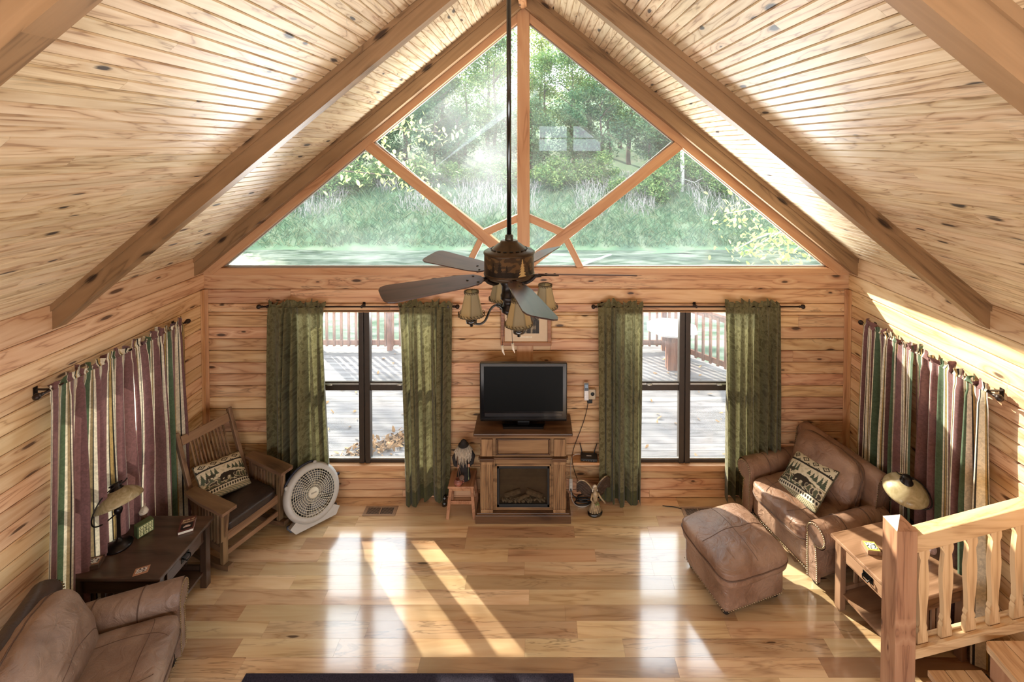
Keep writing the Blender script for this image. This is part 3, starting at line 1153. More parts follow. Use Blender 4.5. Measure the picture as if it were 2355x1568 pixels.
bough_tree('overhanging_tree', 'near tree with large drooping yellow-green leaves behind the left gable pane', (-10.6, 12.6, -2.4),
           [(-3.0, 11.6, 3.5), (-4.0, 11.2, 3.9), (-2.7, 12.0, 2.9), (-4.8, 11.5, 4.4), (-2.4, 12.4, 4.2), (-5.5, 11.4, 3.6), (-3.4, 12.2, 4.6), (-8.2, 11.6, 5.5), (-7.6, 11.8, 6.0), (-8.5, 11.3, 6.2)], 5, .17, 'leafD', 'bark', 120, 1.0, 6.0)
bough_tree('pale_leaf_tree', 'near sunlit tree with pale green leaves in the right corner of the gable window', (7.0, 11.0, -2.4),
           [(4.9, 10.2, 1.7), (4.2, 10.4, 2.3), (5.0, 10.0, 2.7), (4.5, 10.6, 1.5), (5.6, 10.2, 1.5), (5.3, 10.4, 2.2), (4.4, 10.2, 3.0), (5.8, 10.0, 2.0)], 8, .15, 'leafD', 'bark_pale', 110, .8, 4.0)
# bare pale trunk standing on the bank
e = thing('dead_tree', 'bare pale tree trunk standing on the far bank to the right', 'tree', (11.0, 35.6, .2))
mb = MB()
mb.tube([(0, 0, -.8), (.05, 0, 2), (-.05, 0, 5.2)], [.2, .17, .1], 8)
mb.build('trunk', M['bark_pale'], e)
mb = MB()
mb.tube([(0, 0, 1.2), (.9, -.2, .9), (1.6, -.3, 1.3), (2.3, -.3, 1.1)], [.05, .04, .03, .01], 5)
mb.tube([(.9, -.2, .9), (1.3, -.3, .3), (2.0, -.3, .2)], [.03, .02, .01], 5)
mb.build('branch', M['bark_pale'], e)
# drifted logs on the pond
for x0, y0, x1, y1, r, lab in ((2.2, 25.4, 4.3, 27.2, .10, 'grey log lying in the pond right of the ceiling fan'), (-13.6, 30.0, -11.2, 30.2, .16, 'bleached log at the water edge seen through the left lower pane')):
    mb = MB()
    pts = [Vector((x0, y0, -2.72)).lerp(Vector((x1, y1, -2.5)), t / 6) + Vector((0, 0, .12 * nz(t, x0))) for t in range(7)]
    mb.tube(pts, [r * (1 - .5 * t / 6) for t in range(7)], 8)
    tag(mb.build('drift_log', M['bark_pale']), lab, 'log')


# ------------------------------------------------------------------ curtains
def green_cloth(t):
    o = t.n('UVMap').outputs[0]
    n = t.n('TexVoronoi', {'Vector': o, 'Scale': 20.0}).outputs['Distance']
    n2 = t.noise(o, 30.0, 4.0, 2.2)
    f = t.math('ADD', t.math('MULTIPLY', n, .5), t.math('MULTIPLY', n2, .7), True)
    return t.ramp(f, [(.42, S(86, 80, 52)), (.54, S(96, 90, 60)), (.62, S(118, 112, 80)), (.8, S(102, 96, 64))])


M['green_cloth'] = cloth('olive_damask', green_cloth, .26)
M['green_hem'] = cloth('olive_hem', lambda t: t.ramp(t.noise(t.obj(), 40), [(.3, S(62, 62, 36)), (.7, S(78, 76, 46))]), .12)

STR = [(0.0, 'cr'), (.014, 'bk'), (.021, 'cr'), (.036, 'mv'), (.135, 'cr'), (.15, 'bk'), (.156, 'gd'), (.172, 'bk'), (.178, 'cr'), (.192, 'gn'),
       (.252, 'cr'), (.262, 'tn'), (.274, 'bk'), (.280, 'cr'), (.292, 'mv'), (.372, 'cr'), (.384, 'bk'), (.390, 'gd'), (.40, 'cr')]
SCOL = {'cr': S(214, 204, 180), 'bk': S(44, 42, 40), 'mv': S(112, 78, 76), 'gd': S(170, 142, 90), 'gn': S(74, 90, 66), 'tn': S(140, 120, 88)}


def striped(t):
    u = t.n('SeparateXYZ', {0: t.n('UVMap').outputs[0]}).outputs[0]
    f = t.math('FRACT', t.math('DIVIDE', u, .412))
    c = t.ramp(f, [(p / .412, SCOL[k]) for p, k in STR], 'CONSTANT')
    n = t.noise(t.obj(), 30.0, 4.0, 1.5)
    return t.mix(1.0, c, t.ramp(n, [(.35, (.78, .78, .78, 1)), (.65, (1.1, 1.1, 1.1, 1))]), 'MULTIPLY')


M['striped_cloth'] = cloth('striped_chenille', striped, .12)
M['rod'] = simple('bronze_rod', S(48, 36, 30), .4, .6)


def curtain(name, label, mat, a0, a1, b0, b1, base, axis, sg, zrod, zbot, folds, seed, amp=.035, group=None, uoff=0.0, bulge=None, rodr=.011, full=2.0, hem=None, ruf=.075):
    """pleated curtain gathered on a rod. axis: 0 runs along X, 1 along Y. base: depth of the rod. sg: direction into the room"""
    e = thing(name, label, 'curtain', (0, 0, 0), group=group)
    rd = random.Random(seed)
    ph = [rd.uniform(0, 6.28) for _ in range(6)]
    nu, nv = folds * 14, 40

    def depth(u, v):
        w = folds * 2 * pi * (u + .035 * math.sin(2 * pi * u * 2 + ph[0]) + .02 * math.sin(2 * pi * u * 5 + ph[1]) + .012 * v * math.sin(7 * u + ph[2] + 2 * v))
        k = amp * (.45 + .75 * min(1, v * 2.2))
        d = k * (math.sin(w) + .28 * math.sin(2.0 * w + ph[3] + v)) * (.75 + .35 * math.sin(2 * pi * u * 1.5 + ph[4]))
        return d

    def fn(u, v):
        a = (a0 + (a1 - a0) * u) * (1 - v) + (b0 + (b1 - b0) * u) * v
        if bulge:
            a += bulge(u, v)
        w = folds * 2 * pi * u
        a += .012 * math.cos(w + ph[5]) * (.3 + v)
        z = zrod + (zbot + .025 * math.sin(5 * u + ph[1]) - zrod) * v
        d = depth(u, v) + rodr + .006
        if v < .03:
            d = rodr + .006 + depth(u, v) * .55
        d = max(d, -.028)
        return (a, base + sg * d, z) if axis == 0 else (base + sg * d, a, z)
    W = abs(b1 - b0) * full
    mats = [mat] if hem is None else [mat, hem]
    mb = MB()
    H = zrod - zbot
    mb.grid(nu, nv, fn, uvf=lambda u, v: (uoff + u * W, v * H))
    if hem is not None:
        for j in range(int(nv * .945), nv):
            for i in range(nu):
                mb.mi[j * nu + i] = 1
    o = mb.build('panel', mats, e)
    # ruffled heading standing above the rod
    mb = MB()

    def fr(u, v):
        a = a0 + (a1 - a0) * u
        w = folds * 2 * pi * u * 1.6
        a += .014 * math.sin(w * .7 + ph[2])
        d = (rodr + .006) * math.cos(min(1, v * 3) * 1.2) + (.012 + .03 * v) * math.sin(w + ph[0]) * (.5 + .5 * math.sin(w * .37 + ph[3])) + .012 * v * math.sin(2.3 * w)
        z = zrod + ruf * v * (.75 + .45 * math.sin(w * .53 + ph[4]) * math.sin(w * .31 + ph[1]))
        d = max(d, -.028)
        return (a, base + sg * d, z) if axis == 0 else (base + sg * d, a, z)
    mb.grid(folds * 16, 6, fr, uvf=lambda u, v: (uoff + u * W, -v * .08))
    mb.build('heading', mat, e)
    return e


def rod(name, label, p, q, brackets, wall, axis):
    e = thing(name, label, 'curtain rod')
    mb = MB()
    mb.tube([p, q], .009, 8)
    mb.build('rod', M['rod'], e)
    for c, s in ((p, -1), (q, 1)):
        mb = MB()
        d = Vector((s, 0, 0)) if axis == 0 else Vector((0, s, 0))
        X = Matrix.Translation(c) @ d.to_track_quat('Z', 'Y').to_matrix().to_4x4()
        mb.lathe([(.009, -.01), (.014, 0), (.010, .008), (.012, .012), (.022, .024), (.025, .036), (.02, .05), (.006, .056), (.001, .057)], 12, X)
        mb.build('finial', M['rod'], e)
    for t in brackets:
        c = Vector(p).lerp(Vector(q), t)
        mb = MB()
        if axis == 0:
            mb.bar((c.x, wall, c.z + .012), (c.x, c.y - .012, c.z + .012), .016, .008)
            mb.box(c.x - .014, c.x + .014, wall - .006, wall, c.z - .03, c.z + .03).box(c.x - .009, c.x + .009, c.y - .013, c.y - .008, c.z - .012, c.z + .014)
        else:
            mb.bar((wall, c.y, c.z + .012), (c.x, c.y, c.z + .012), .016, .008)
            mb.cbox((wall, c.y, c.z), (.012, .028, .06))
        mb.build('bracket', M['rod'], e)
    return e


YR = 4.935
rod('curtain_rod', 'dark bronze curtain rod over the window behind the box fan', (-2.93, YR, 2.118), (-.885, YR, 2.118), (.03, .52, .97), YG, 0)
rod('curtain_rod', 'dark bronze curtain rod over the window behind the leather ottoman', (.63, YR, 2.118), (2.79, YR, 2.118), (.03, .49, .9), YG, 0)
GC = M['green_cloth']
curtain('green_curtain', 'dark olive damask curtain hanging behind the rocking chair and box fan', GC, -2.86, -2.265, -2.88, -2.205, YR, 0, -1, 2.118, .10, 7, 3, .075, uoff=.2, hem=M['green_hem'])
curtain('green_curtain', 'olive curtain hanging beside the wizard figurine, right of the left window', GC, -1.465, -.905, -1.40, -.93, YR, 0, -1, 2.118, .035, 7, 12, .07, uoff=1.7, hem=M['green_hem'])
curtain('green_curtain', 'olive curtain hanging beside the wall phone, left of the right window', GC, .645, 1.115, .665, 1.10, YR, 0, -1, 2.118, .02, 6, 7, .07, uoff=3.1, hem=M['green_hem'])
curtain('green_curtain', 'sunlit olive curtain falling behind the brown leather armchair', GC, 1.99, 2.575, 2.0, 2.58, YR, 0, -1, 2.118, .035, 7, 22, .06, uoff=4.5, hem=M['green_hem'])

XCL, XCR = XL + .095, XR - .095
rod('curtain_rod', 'dark curtain rod holding the striped curtains on the left wall', (XCL, 3.26, 2.075), (XCL, 4.60, 2.075), (.03, .97), XL, 1)
rod('curtain_rod', 'dark curtain rod holding the striped curtains on the right wall', (XCR, 3.29, 2.05), (XCR, 4.63, 2.05), (.03, .97), XR, 1)
SCm = M['striped_cloth']


def gap_l(u, v):
    return (.022 if u > .6 else 0) * 0


curtain('striped_curtain', 'striped mauve and green curtain panel nearest the taupe leather armchair on the left wall', SCm, 3.29, 3.955, 3.20, 3.99, XCL, 1, 1, 2.075, .03, 6, 41, .052, uoff=.0, full=1.75,
        bulge=lambda u, v: -.02 * math.sin(pi * min(1, v * 1.6)) * max(0, u - .55) / .45)
curtain('striped_curtain', 'striped mauve and green curtain panel behind the rocking chair on the left wall', SCm, 3.965, 4.565, 3.96, 4.60, XCL, 1, 1, 2.075, .03, 6, 43, .052, uoff=.29, full=1.75,
        bulge=lambda u, v: .035 * math.sin(pi * min(1, v * 1.6)) * max(0, .45 - u) / .45)
curtain('striped_curtain', 'striped mauve and green curtain panel behind the leather armchair on the right wall', SCm, 3.98, 4.60, 3.97, 4.66, XCR, 1, -1, 2.05, .03, 6, 47, .045, uoff=.2, full=1.75)
curtain('striped_curtain', 'striped mauve and green curtain panel behind the stair railing on the right wall', SCm, 3.33, 3.985, 3.30, 3.98, XCR, 1, -1, 2.05, .03, 6, 53, .045, uoff=.78, full=1.75)

# ------------------------------------------------------------------ leather seating
M['leather'] = leather('brown_leather', S(114, 84, 66), S(146, 114, 94), S(174, 146, 126), .31)
M['leather_pale'] = leather('taupe_leather', S(122, 98, 84), S(150, 126, 110), S(174, 154, 140), .38)
M['leather_dark'] = leather('dark_leather', S(58, 44, 38), S(72, 56, 48), S(84, 68, 60), .4, .4)
M['seam'] = simple('leather_seam', S(92, 68, 54), .6)
M['brass'] = simple('antique_nail', S(150, 128, 96), .35, .8)
M['black_foot'] = simple('black_foot', S(34, 26, 22), .5)


def arm_profile():
    pts = [(-.075, .07), (-.08, .25), (-.082, .40)]
    for a in range(200, -115, -15):
        pts.append((.018 + .105 * math.cos(R(a)), .475 + .105 * math.sin(R(a))))
    pts += [(.02, .34), (.035, .22), (.04, .07)]
    return pts


def make_armchair(name, label, loc, rz, mat, mat_frame, half=.345):
    e = thing(name, label, 'armchair', loc, rz)
    AY = half + .075
    # base
    b, mp = soft_box(.80, 2 * half + .06, .27, 12)
    o = weld(b.build('base', mat, e, (.42, 0, .20)))
    pr = arm_profile()
    for sg in (1, -1):
        mb = MB()
        n = len(pr)

        def sec(x, k):
            return [(x, sg * (AY + k * p[0]), .07 + (p[1] - .07) * (1 if p[1] < .3 else 1) * k if False else p[1] - (.012 if x > .6 else 0)) for p in pr]
        xs = [0, .012, .2, .4, .6, .76]
        vs = []
        for i, x in enumerate(xs):
            k = .93 if i == 0 else 1.0 + .03 * math.sin(i)
            vs += sec(x, k)
        fs = []
        for i in range(len(xs) - 1):
            for j in range(n):
                j2 = (j + 1) % n
                q = (i * n + j, i * n + j2, (i + 1) * n + j2, (i + 1) * n + j)
                fs.append(q if sg > 0 else q[::-1])
        mb.add(vs, fs, True)
        a = mb.build('arm', mat, e)
        m = a.modifiers.new('s', 'SUBSURF')
        m.levels = m.render_levels = 1
        # flat front panel with its nail heads
        mb = MB()
        poly = [(sg * (AY + p[0] * .9), p[1] if p[1] < .3 else .475 + (p[1] - .475) * .9) for p in pr]
        mb.prism(poly, -.006, .03, plane='YZ')
        p1 = bev(mb.build('front_panel', mat, e), .006)
        mb = MB()
        line = [Vector((-.008, sg * (AY + p[0] * .84), p[1] if p[1] < .3 else .475 + (p[1] - .475) * .84)) for p in pr]
        pts = resample(line, .017)
        domes(mb, pts, [(-1, 0, 0)] * len(pts), .0075)
        mb.build('nailhead_trim', M['brass'], p1)
        # stitched seams across the arm
        for sx in (.24, .52):
            mb = MB()
            mb.tube([(sx, sg * (AY + .018 + (p[0] - .018) * 1.02), .475 + (p[1] - .475) * 1.02) for p in pr[2:18]], .004, 5)
            mb.build('seam', M['seam'], a)
    # back frame with rolled top
    prof = [(.60, .10), (.645, .45), (.69, .74)]
    for a in range(170, -30, -20):
        prof.append((.775 + .085 * math.cos(R(a)), .775 + .075 * math.sin(R(a))))
    prof += [(.845, .60), (.83, .10)]
    mb = MB()
    W = half + .10
    n = len(prof)
    vs, fs = [], []
    ys = [-W, -W + .02, -W * .5, 0, W * .5, W - .02, W]
    for i, yy in enumerate(ys):
        k = .9 if i in (0, len(ys) - 1) else 1.0
        vs += [(.72 + (p[0] - .72) * k, yy, p[1] if p[1] < .2 else .5 + (p[1] - .5) * (k if k == 1 else .95)) for p in prof]
    for i in range(len(ys) - 1):
        for j in range(n):
            fs.append((i * n + j, (i + 1) * n + j, (i + 1) * n + (j + 1) % n, i * n + (j + 1) % n))
    mb.add(vs, fs, True)
    mb.f.append(list(range(n)))
    mb.f.append([(len(ys) - 1) * n + j for j in range(n)][::-1])
    mb.sm += [False, False]
    mb.mi += [0, 0]
    bf_ = mb.build('back_frame', mat_frame, e)
    for sg in (1, -1):
        mb = MB()
        line = [Vector((p[0] * .98 + .012, sg * (W + .003), .5 + (p[1] - .5) * .93)) for p in prof[1:-1]]
        pts = resample(line, .02)
        domes(mb, pts, [(0, sg, 0)] * len(pts), .007)
        mb.build('nailhead_trim', M['brass'], bf_)
    # seat cushion
    b, mp = soft_box(.66, 2 * half - .03, .17, 7, .035, 16, .012, 3.0)
    sc_ = weld(b.build('seat_cushion', mat, e, (.29, 0, .375)))
    for cv in ([(-.55 + .0 * t, -1 + 2 * t, 1) for t in [i / 20 for i in range(21)]], [(-1 + 1.9 * t, .42 + .12 * math.sin(pi * t), 1) for t in [i / 20 for i in range(21)]],
               [(-1 + 1.9 * t, -.42 - .12 * math.sin(pi * t), 1) for t in [i / 20 for i in range(21)]]):
        mb = MB()
        mb.tube([mp(*c) + Vector((0, 0, .0002)) for c in cv], .0024, 5)
        mb.build('seam', M['seam'], sc_)
    mb = MB()
    mb.tube([mp(math.copysign(1, math.cos(t)) * min(1, abs(math.cos(t)) * 1.4142), math.copysign(1, math.sin(t)) * min(1, abs(math.sin(t)) * 1.4142), -.45) * 1.004 for t in [2 * pi * i / 60 for i in range(60)]], .006, 5, closed=True)
    mb.build('piping', M['seam'], sc_)
    # back cushion leaning on the frame
    b, mp2 = soft_box(.52, 2 * half - .01, .20, 4.5, .055, 18, .02, 9.0)
    bc = weld(b.build('back_cushion', mat, e, (.585, 0, .635), (0, R(-68), 0)))
    for cv in ([(-.2 - .5 * (2 * t - 1) ** 2, -1 + 2 * t, -1) for t in [i / 24 for i in range(25)]],
               [(-.2 - .5 * (2 * t - 1) ** 2, -1 + 2 * t, 1) for t in [i / 24 for i in range(25)]]):
        mb = MB()
        mb.tube([mp2(*c) * 1.0005 for c in cv], .0024, 5)
        mb.build('seam', M['seam'], bc)
    mb = MB()
    mb.tube([mp2(math.copysign(1, math.cos(t)) * min(1, abs(math.cos(t)) * 1.4142), math.copysign(1, math.sin(t)) * min(1, abs(math.sin(t)) * 1.4142), 0) * 1.006 for t in [2 * pi * i / 60 for i in range(60)]], .006, 5, closed=True)
    mb.build('piping', M['seam'], bc)
    # bottom nail heads and feet
    mb = MB()
    pts = resample([Vector((.012, -half + .02, .085)), Vector((.012, half - .02, .085))], .02)
    domes(mb, pts, [(-1, 0, 0)] * len(pts), .0075)
    mb.build('nailhead_trim', M['brass'], e)
    for fx in (.06, .76):
        for fy in (-half - .04, half + .04):
            mb = MB()
            mb.lathe([(.022, 0), (.032, .02), (.036, .05), (.036, .08)], 12, Matrix.Translation((fx, fy, 0)))
            mb.build('foot', M['black_foot'], e)
    return e


make_armchair('leather_armchair', 'brown leather armchair with rolled arms and nailheads in the right corner, bear pillow on it', (2.275, 4.365, 0), R(16.7), M['leather'], M['leather'])
make_armchair('leather_armchair', 'taupe leather armchair cropped at the lower left, beside the dark end table', (-2.50, 3.02, 0), R(201), M['leather_pale'], M['leather_dark'])

# ottoman
e = thing('leather_ottoman', 'brown leather ottoman with cross-stitched cushion in front of the armchair', 'ottoman', (1.714, 4.03, 0), R(17.6))
e.scale = (1.07, 1.07, 1.04)
b, mp = soft_box(.57, .52, .24, 14)
o = weld(b.build('base', M['leather'], e, (0, 0, .165)))
b, mp = soft_box(.645, .615, .15, 6, .045, 18, .010, 5.0)
cu = weld(b.build('cushion', M['leather'], e, (0, 0, .335)))
for cv in ([(-1 + 2 * t, .02, 1) for t in [i / 24 for i in range(25)]], [(.02, -1 + 2 * t, 1) for t in [i / 24 for i in range(25)]]):
    mb = MB()
    mb.tube([mp(*c) + Vector((0, 0, .0002)) for c in cv], .0024, 5)
    mb.build('seam', M['seam'], cu)
mb = MB()
mb.tube([mp(math.copysign(1, math.cos(t)) * min(1, abs(math.cos(t)) * 1.4142), math.copysign(1, math.sin(t)) * min(1, abs(math.sin(t)) * 1.4142), .05) * 1.005 for t in [2 * pi * i / 72 for i in range(72)]], .006, 5, closed=True)
mb.build('piping', M['seam'], cu)
mb = MB()
for ax, sg in ((0, -1), (0, 1), (1, -1), (1, 1)):
    for i in range(24):
        t = -.25 + .5 * i / 23
        p = (sg * .286, t * .96, .068) if ax == 0 else (t, sg * .261, .068)
        nr = (sg, 0, 0) if ax == 0 else (0, sg, 0)
        domes(mb, [p], [nr], .006)
mb.build('nailhead_trim', M['brass'], e)
for fx in (-.23, .23):
    for fy in (-.2, .2):
        mb = MB()
        mb.lathe([(.02, 0), (.032, .015), (.036, .035), (.03, .052)], 12, Matrix.Translation((fx, fy, 0)))
        mb.build('foot', M['black_foot'], e)

# ------------------------------------------------------------------ bear pillows
BEAR = [(.0, .42), (.06, .50), (.16, .53), (.24, .60), (.38, .66), (.56, .64), (.72, .66), (.86, .58), (.95, .44), (.97, .30), (.99, .10), (1.0, .02), (.88, .0), (.85, .10),
        (.84, .22), (.76, .26), (.74, .10), (.74, .0), (.62, .0), (.62, .12), (.58, .26), (.46, .28), (.42, .24), (.40, .08), (.38, .0), (.26, .0), (.27, .12), (.28, .28), (.22, .36), (.12, .36), (.04, .36)]
PCR, PBK, PGR, PTN = S(206, 196, 172), S(46, 42, 38), S(92, 96, 80), S(164, 150, 120)


def pillow_colour(u, v):
    """woven scene: diamond bands, fir trees, two bears on rocky ground"""
    def diamonds(x, y):
        k = abs((x * 4.2) % 1 - .5) * 2
        q = abs(y - .5) * 2
        d = k * .9 + q * 1.0
        if .38 < d < .62 or d < .16 or (abs(q - .93) < .07) or (d > 1.35 and (int(x * 60) % 2 == 0)):
            return PBK
        return PCR
    if v > .78:
        return diamonds(u, (v - .78) / .22)
    if .755 < v <= .78 or .215 < v < .235:
        return PBK
    if v <= .215:
        if .10 < v:
            return PBK if (abs((u * 18) % 1 - .5) * 2 + abs((v - .157) / .055)) < .8 else PCR
        return PTN if (int(u * 40) + int(v * 60)) % 3 else PGR
    y = (v - .235) / .52
    bx, by = (u - .34) / .42, (y - .12) / .62
    if inpoly(1 - bx, by, BEAR):
        return S(50, 42, 34)
    bx, by = (u - .10) / .2, (y - .42) / .36
    if inpoly(1 - bx, by, BEAR):
        return S(66, 60, 48)
    n = nz(u * 14, v * 14, 2)
    for cx, hh, b0 in ((.05, .5, .42), (.14, .42, .5), (.24, .5, .48), (.32, .38, .58), (.78, .34, .55), (.88, .42, .5), (.95, .5, .45), (.70, .28, .6), (.60, .24, .68)):
        dy = y - b0
        if 0 < dy < hh and abs(u - cx) < (.055 * (1 - dy / hh)) * (.6 + .4 * abs(math.sin(dy * 40))):
            return S(74, 82, 66)
    if y < .42 + .14 * nz(u * 5, 1):
        if n > .12:
            return S(84, 88, 70)
        if n < -.2:
            return S(70, 62, 52)
        return PTN if n > -.05 else PCR
    return S(216, 206, 182) if n > -.15 else S(196, 186, 160)


M['pillow'] = vcol('tapestry_weave', .9, .3)


def make_pillow(label, loc, rot, w=.46, h=.36, th=.13, flip=False, group=None):
    e = thing('throw_pillow', label, 'pillow', loc, rot=rot)
    mb = MB()

    def sh(u, v, s):
        a, b = u * 2 - 1, v * 2 - 1
        k = max(0, (1 - abs(a) ** 2.6) * (1 - abs(b) ** 2.6)) ** .55
        px = a * w / 2 * (1 - .05 * (1 - b * b) * 0 - .035 * (1 - abs(b)))
        py = b * h / 2 * (1 - .045 * (1 - abs(a)))
        return (px, py, s * (.006 + th / 2 * k) + .008 * nz(a * 2, b * 2, s))
    mb.grid(150, 120, lambda u, v: sh(u, v, 1), vcf=lambda u, v: pillow_colour(1 - u if flip else u, v))
    mb.grid(24, 20, lambda u, v: sh(1 - u, v, -1), vcf=lambda u, v: PTN)
    mb.build('pillow_cover', M['pillow'], e)
    mb = MB()
    P = [sh(t, 0, 0) for t in [i / 20 for i in range(20)]] + [sh(1, t, 0) for t in [i / 20 for i in range(20)]] + [sh(1 - t, 1, 0) for t in [i / 20 for i in range(20)]] + [sh(0, 1 - t, 0) for t in [i / 20 for i in range(20)]]
    mb.tube(P, .006, 6, closed=True)
    mb.build('piping', simple('pillow_piping', S(86, 80, 64), .9), e)
    return e


def basis(xa, ya):
    """rotation whose local x, y follow the two given directions"""
    x = Vector(xa).normalized()
    z = x.cross(Vector(ya)).normalized()
    y = z.cross(x)
    return Matrix((x, y, z)).transposed().to_euler()


# ------------------------------------------------------------------ rocking chair
M['oak'] = wood('mission_oak', S(76, 56, 40), S(106, 80, 58), S(134, 106, 80), 2, 0, .12, .4, isl=True, rings=6, coat=.15)
M['oak_x'] = wood('mission_oak_lengthwise', S(70, 52, 38), S(98, 74, 54), S(122, 96, 72), 0, 0, .12, .4, isl=True, rings=6, coat=.15)
M['oak_y'] = wood('mission_oak_crosswise', S(88, 64, 46), S(118, 90, 66), S(146, 116, 88), 1, 0, .12, .4, isl=True, rings=6, coat=.15)
M['oak_dark'] = wood('dark_oak', S(46, 34, 26), S(64, 48, 38), S(82, 62, 50), 0, 0, .12, .35, isl=False, rings=6, coat=.2)
M['oak_dark_y'] = wood('dark_oak_crosswise', S(46, 34, 26), S(64, 48, 38), S(82, 62, 50), 1, 0, .12, .35, isl=False, rings=6, coat=.2)
M['oak_dark_z'] = wood('dark_oak_upright', S(46, 34, 26), S(64, 48, 38), S(82, 62, 50), 2, 0, .12, .35, isl=False, rings=6, coat=.2)
M['seat_leather'] = leather('black_brown_seat', S(40, 32, 30), S(54, 44, 40), S(66, 54, 48), .3, .3)
RA = R(-25)
rk = thing('rocking_chair', 'oak slat-back mission rocking chair with dark leather seat by the left curtains', 'rocking chair', (-2.63, 4.33, 0), RA)
YW = .272


def rz_(x):
    return (x + .36) ** 2 / 2.3


for s in (-1, 1):
    mb = MB()
    xs = [-.88 + .90 * i / 16 for i in range(17)]
    top = [(x, rz_(x) + .045) for x in xs]
    bot = [(x, rz_(x)) for x in xs]
    mb.prism(bot + top[::-1], s * YW - .026, s * YW + .026, plane='XZ')
    bev(mb.build('rocker', M['oak_x'], rk), .006)
    mb = MB()
    mb.bar((-.075, s * YW, .08), (-.075, s * YW, .585), .046, .046, (1, 0, 0), w2=.046, h2=.052)
    mb.prism([(-.075, .56), (-.04, .56), (-.05, .3)], s * YW + (.02 if s > 0 else -.04), s * YW + (.04 if s > 0 else -.02), plane='XZ')
    bev(mb.build('leg', M['oak'], rk), .004)
    mb = MB()
    mb.bar((-.50, s * YW, .04), (-.50, s * YW, .585), .042, .042, (1, 0, 0))
    bev(mb.build('leg', M['oak'], rk), .004)
    mb = MB()
    mb.bar((-.515, s * .245, .30), (-.84, s * .25, 1.045), .036, .05, (1, 0, 0))
    bev(mb.build('back_post', M['oak'], rk), .005)
    mb = MB()
    mb.prism([(.03, s * (YW - .055)), (.03, s * (YW + .075)), (-.30, s * (YW + .08)), (-.56, s * (YW + .06)), (-.56, s * (YW - .035))][::s], .585, .612, plane='XY')
    bev(mb.build('armrest', M['oak_x'], rk), .006)
    mb = MB()
    mb.box(-.50, -.09, s * YW - .014, s * YW + .014, .53, .585)
    bev(mb.build('side_rail', M['oak_x'], rk))
    mb = MB()
    mb.box(-.50, -.09, s * YW - .014, s * YW + .014, .17, .225)
    bev(mb.build('side_rail', M['oak_x'], rk))
    mb = MB()
    for i in range(8):
        xx = -.455 + i * .046
        mb.box(xx, xx + .022, s * YW - .006, s * YW + .006, .225, .53)
    mb.build('side_slats', M['oak'], rk)
    mb = MB()
    mb.prism([(-.052, .575), (.0, .575), (-.045, .33)], s * YW - .01, s * YW + .01, plane='XZ')
    mb.build('corbel', M['oak'], rk)


def back_pt(z):
    t = (z - .30) / .745
    return -.515 - .325 * t


mb = MB()
mb.bar((back_pt(.965), -.225, .965), (back_pt(.965), .225, .965), .026, .088, Vector((back_pt(1.0) - back_pt(.9), 0, .1)))
bev(mb.build('top_rail', M['oak_y'], rk), .005)
mb = MB()
mb.bar((back_pt(.44), -.225, .44), (back_pt(.44), .225, .44), .024, .06, Vector((back_pt(1.0) - back_pt(.9), 0, .1)))
bev(mb.build('lower_rail', M['oak_y'], rk), .004)
mb = MB()
for i in range(11):
    yy = -.155 + i * .031
    mb.bar((back_pt(.45), yy, .45), (back_pt(.93), yy, .93), .013, .012, (1, 0, 0))
mb.build('back_slats', M['oak'], rk)
mb = MB()
mb.box(-.095, -.07, -.25, .25, .265, .345)
bev(mb.build('seat_rail', M['oak_y'], rk), .004)
mb = MB()
mb.box(-.092, -.068, -.25, .25, .135, .18)
bev(mb.build('stretcher', M['oak_y'], rk), .004)
mb = MB()
mb.box(-.512, -.49, -.25, .25, .25, .32).box(-.49, -.09, -.25, -.23, .27, .33).box(-.49, -.09, .23, .25, .27, .33)
mb.build('seat_frame', M['oak_y'], rk)
b, mp = soft_box(.44, .49, .085, 8, .02, 12)
weld(b.build('seat', M['seat_leather'], rk, (-.285, 0, .375)))
mb = MB()
mb.tube([(-.27, .25, .33), (-.20, .262, .24), (-.18, .258, .2)], .003, 5)
mb.build('tie_cord', simple('white_tie', S(220, 220, 214), .7), rk)

make_pillow('tapestry bear pillow propped on the oak rocking chair', (-3.105, 4.535, .575), basis((.438, .865, -.20), (-.64, .48, .60)), .44, .36, .11)
make_pillow('tapestry bear pillow lying against the back of the brown leather armchair', (2.60, 4.45, .60), basis((.29, -.94, .17), (.70, .344, .63)), .47, .43, .12)


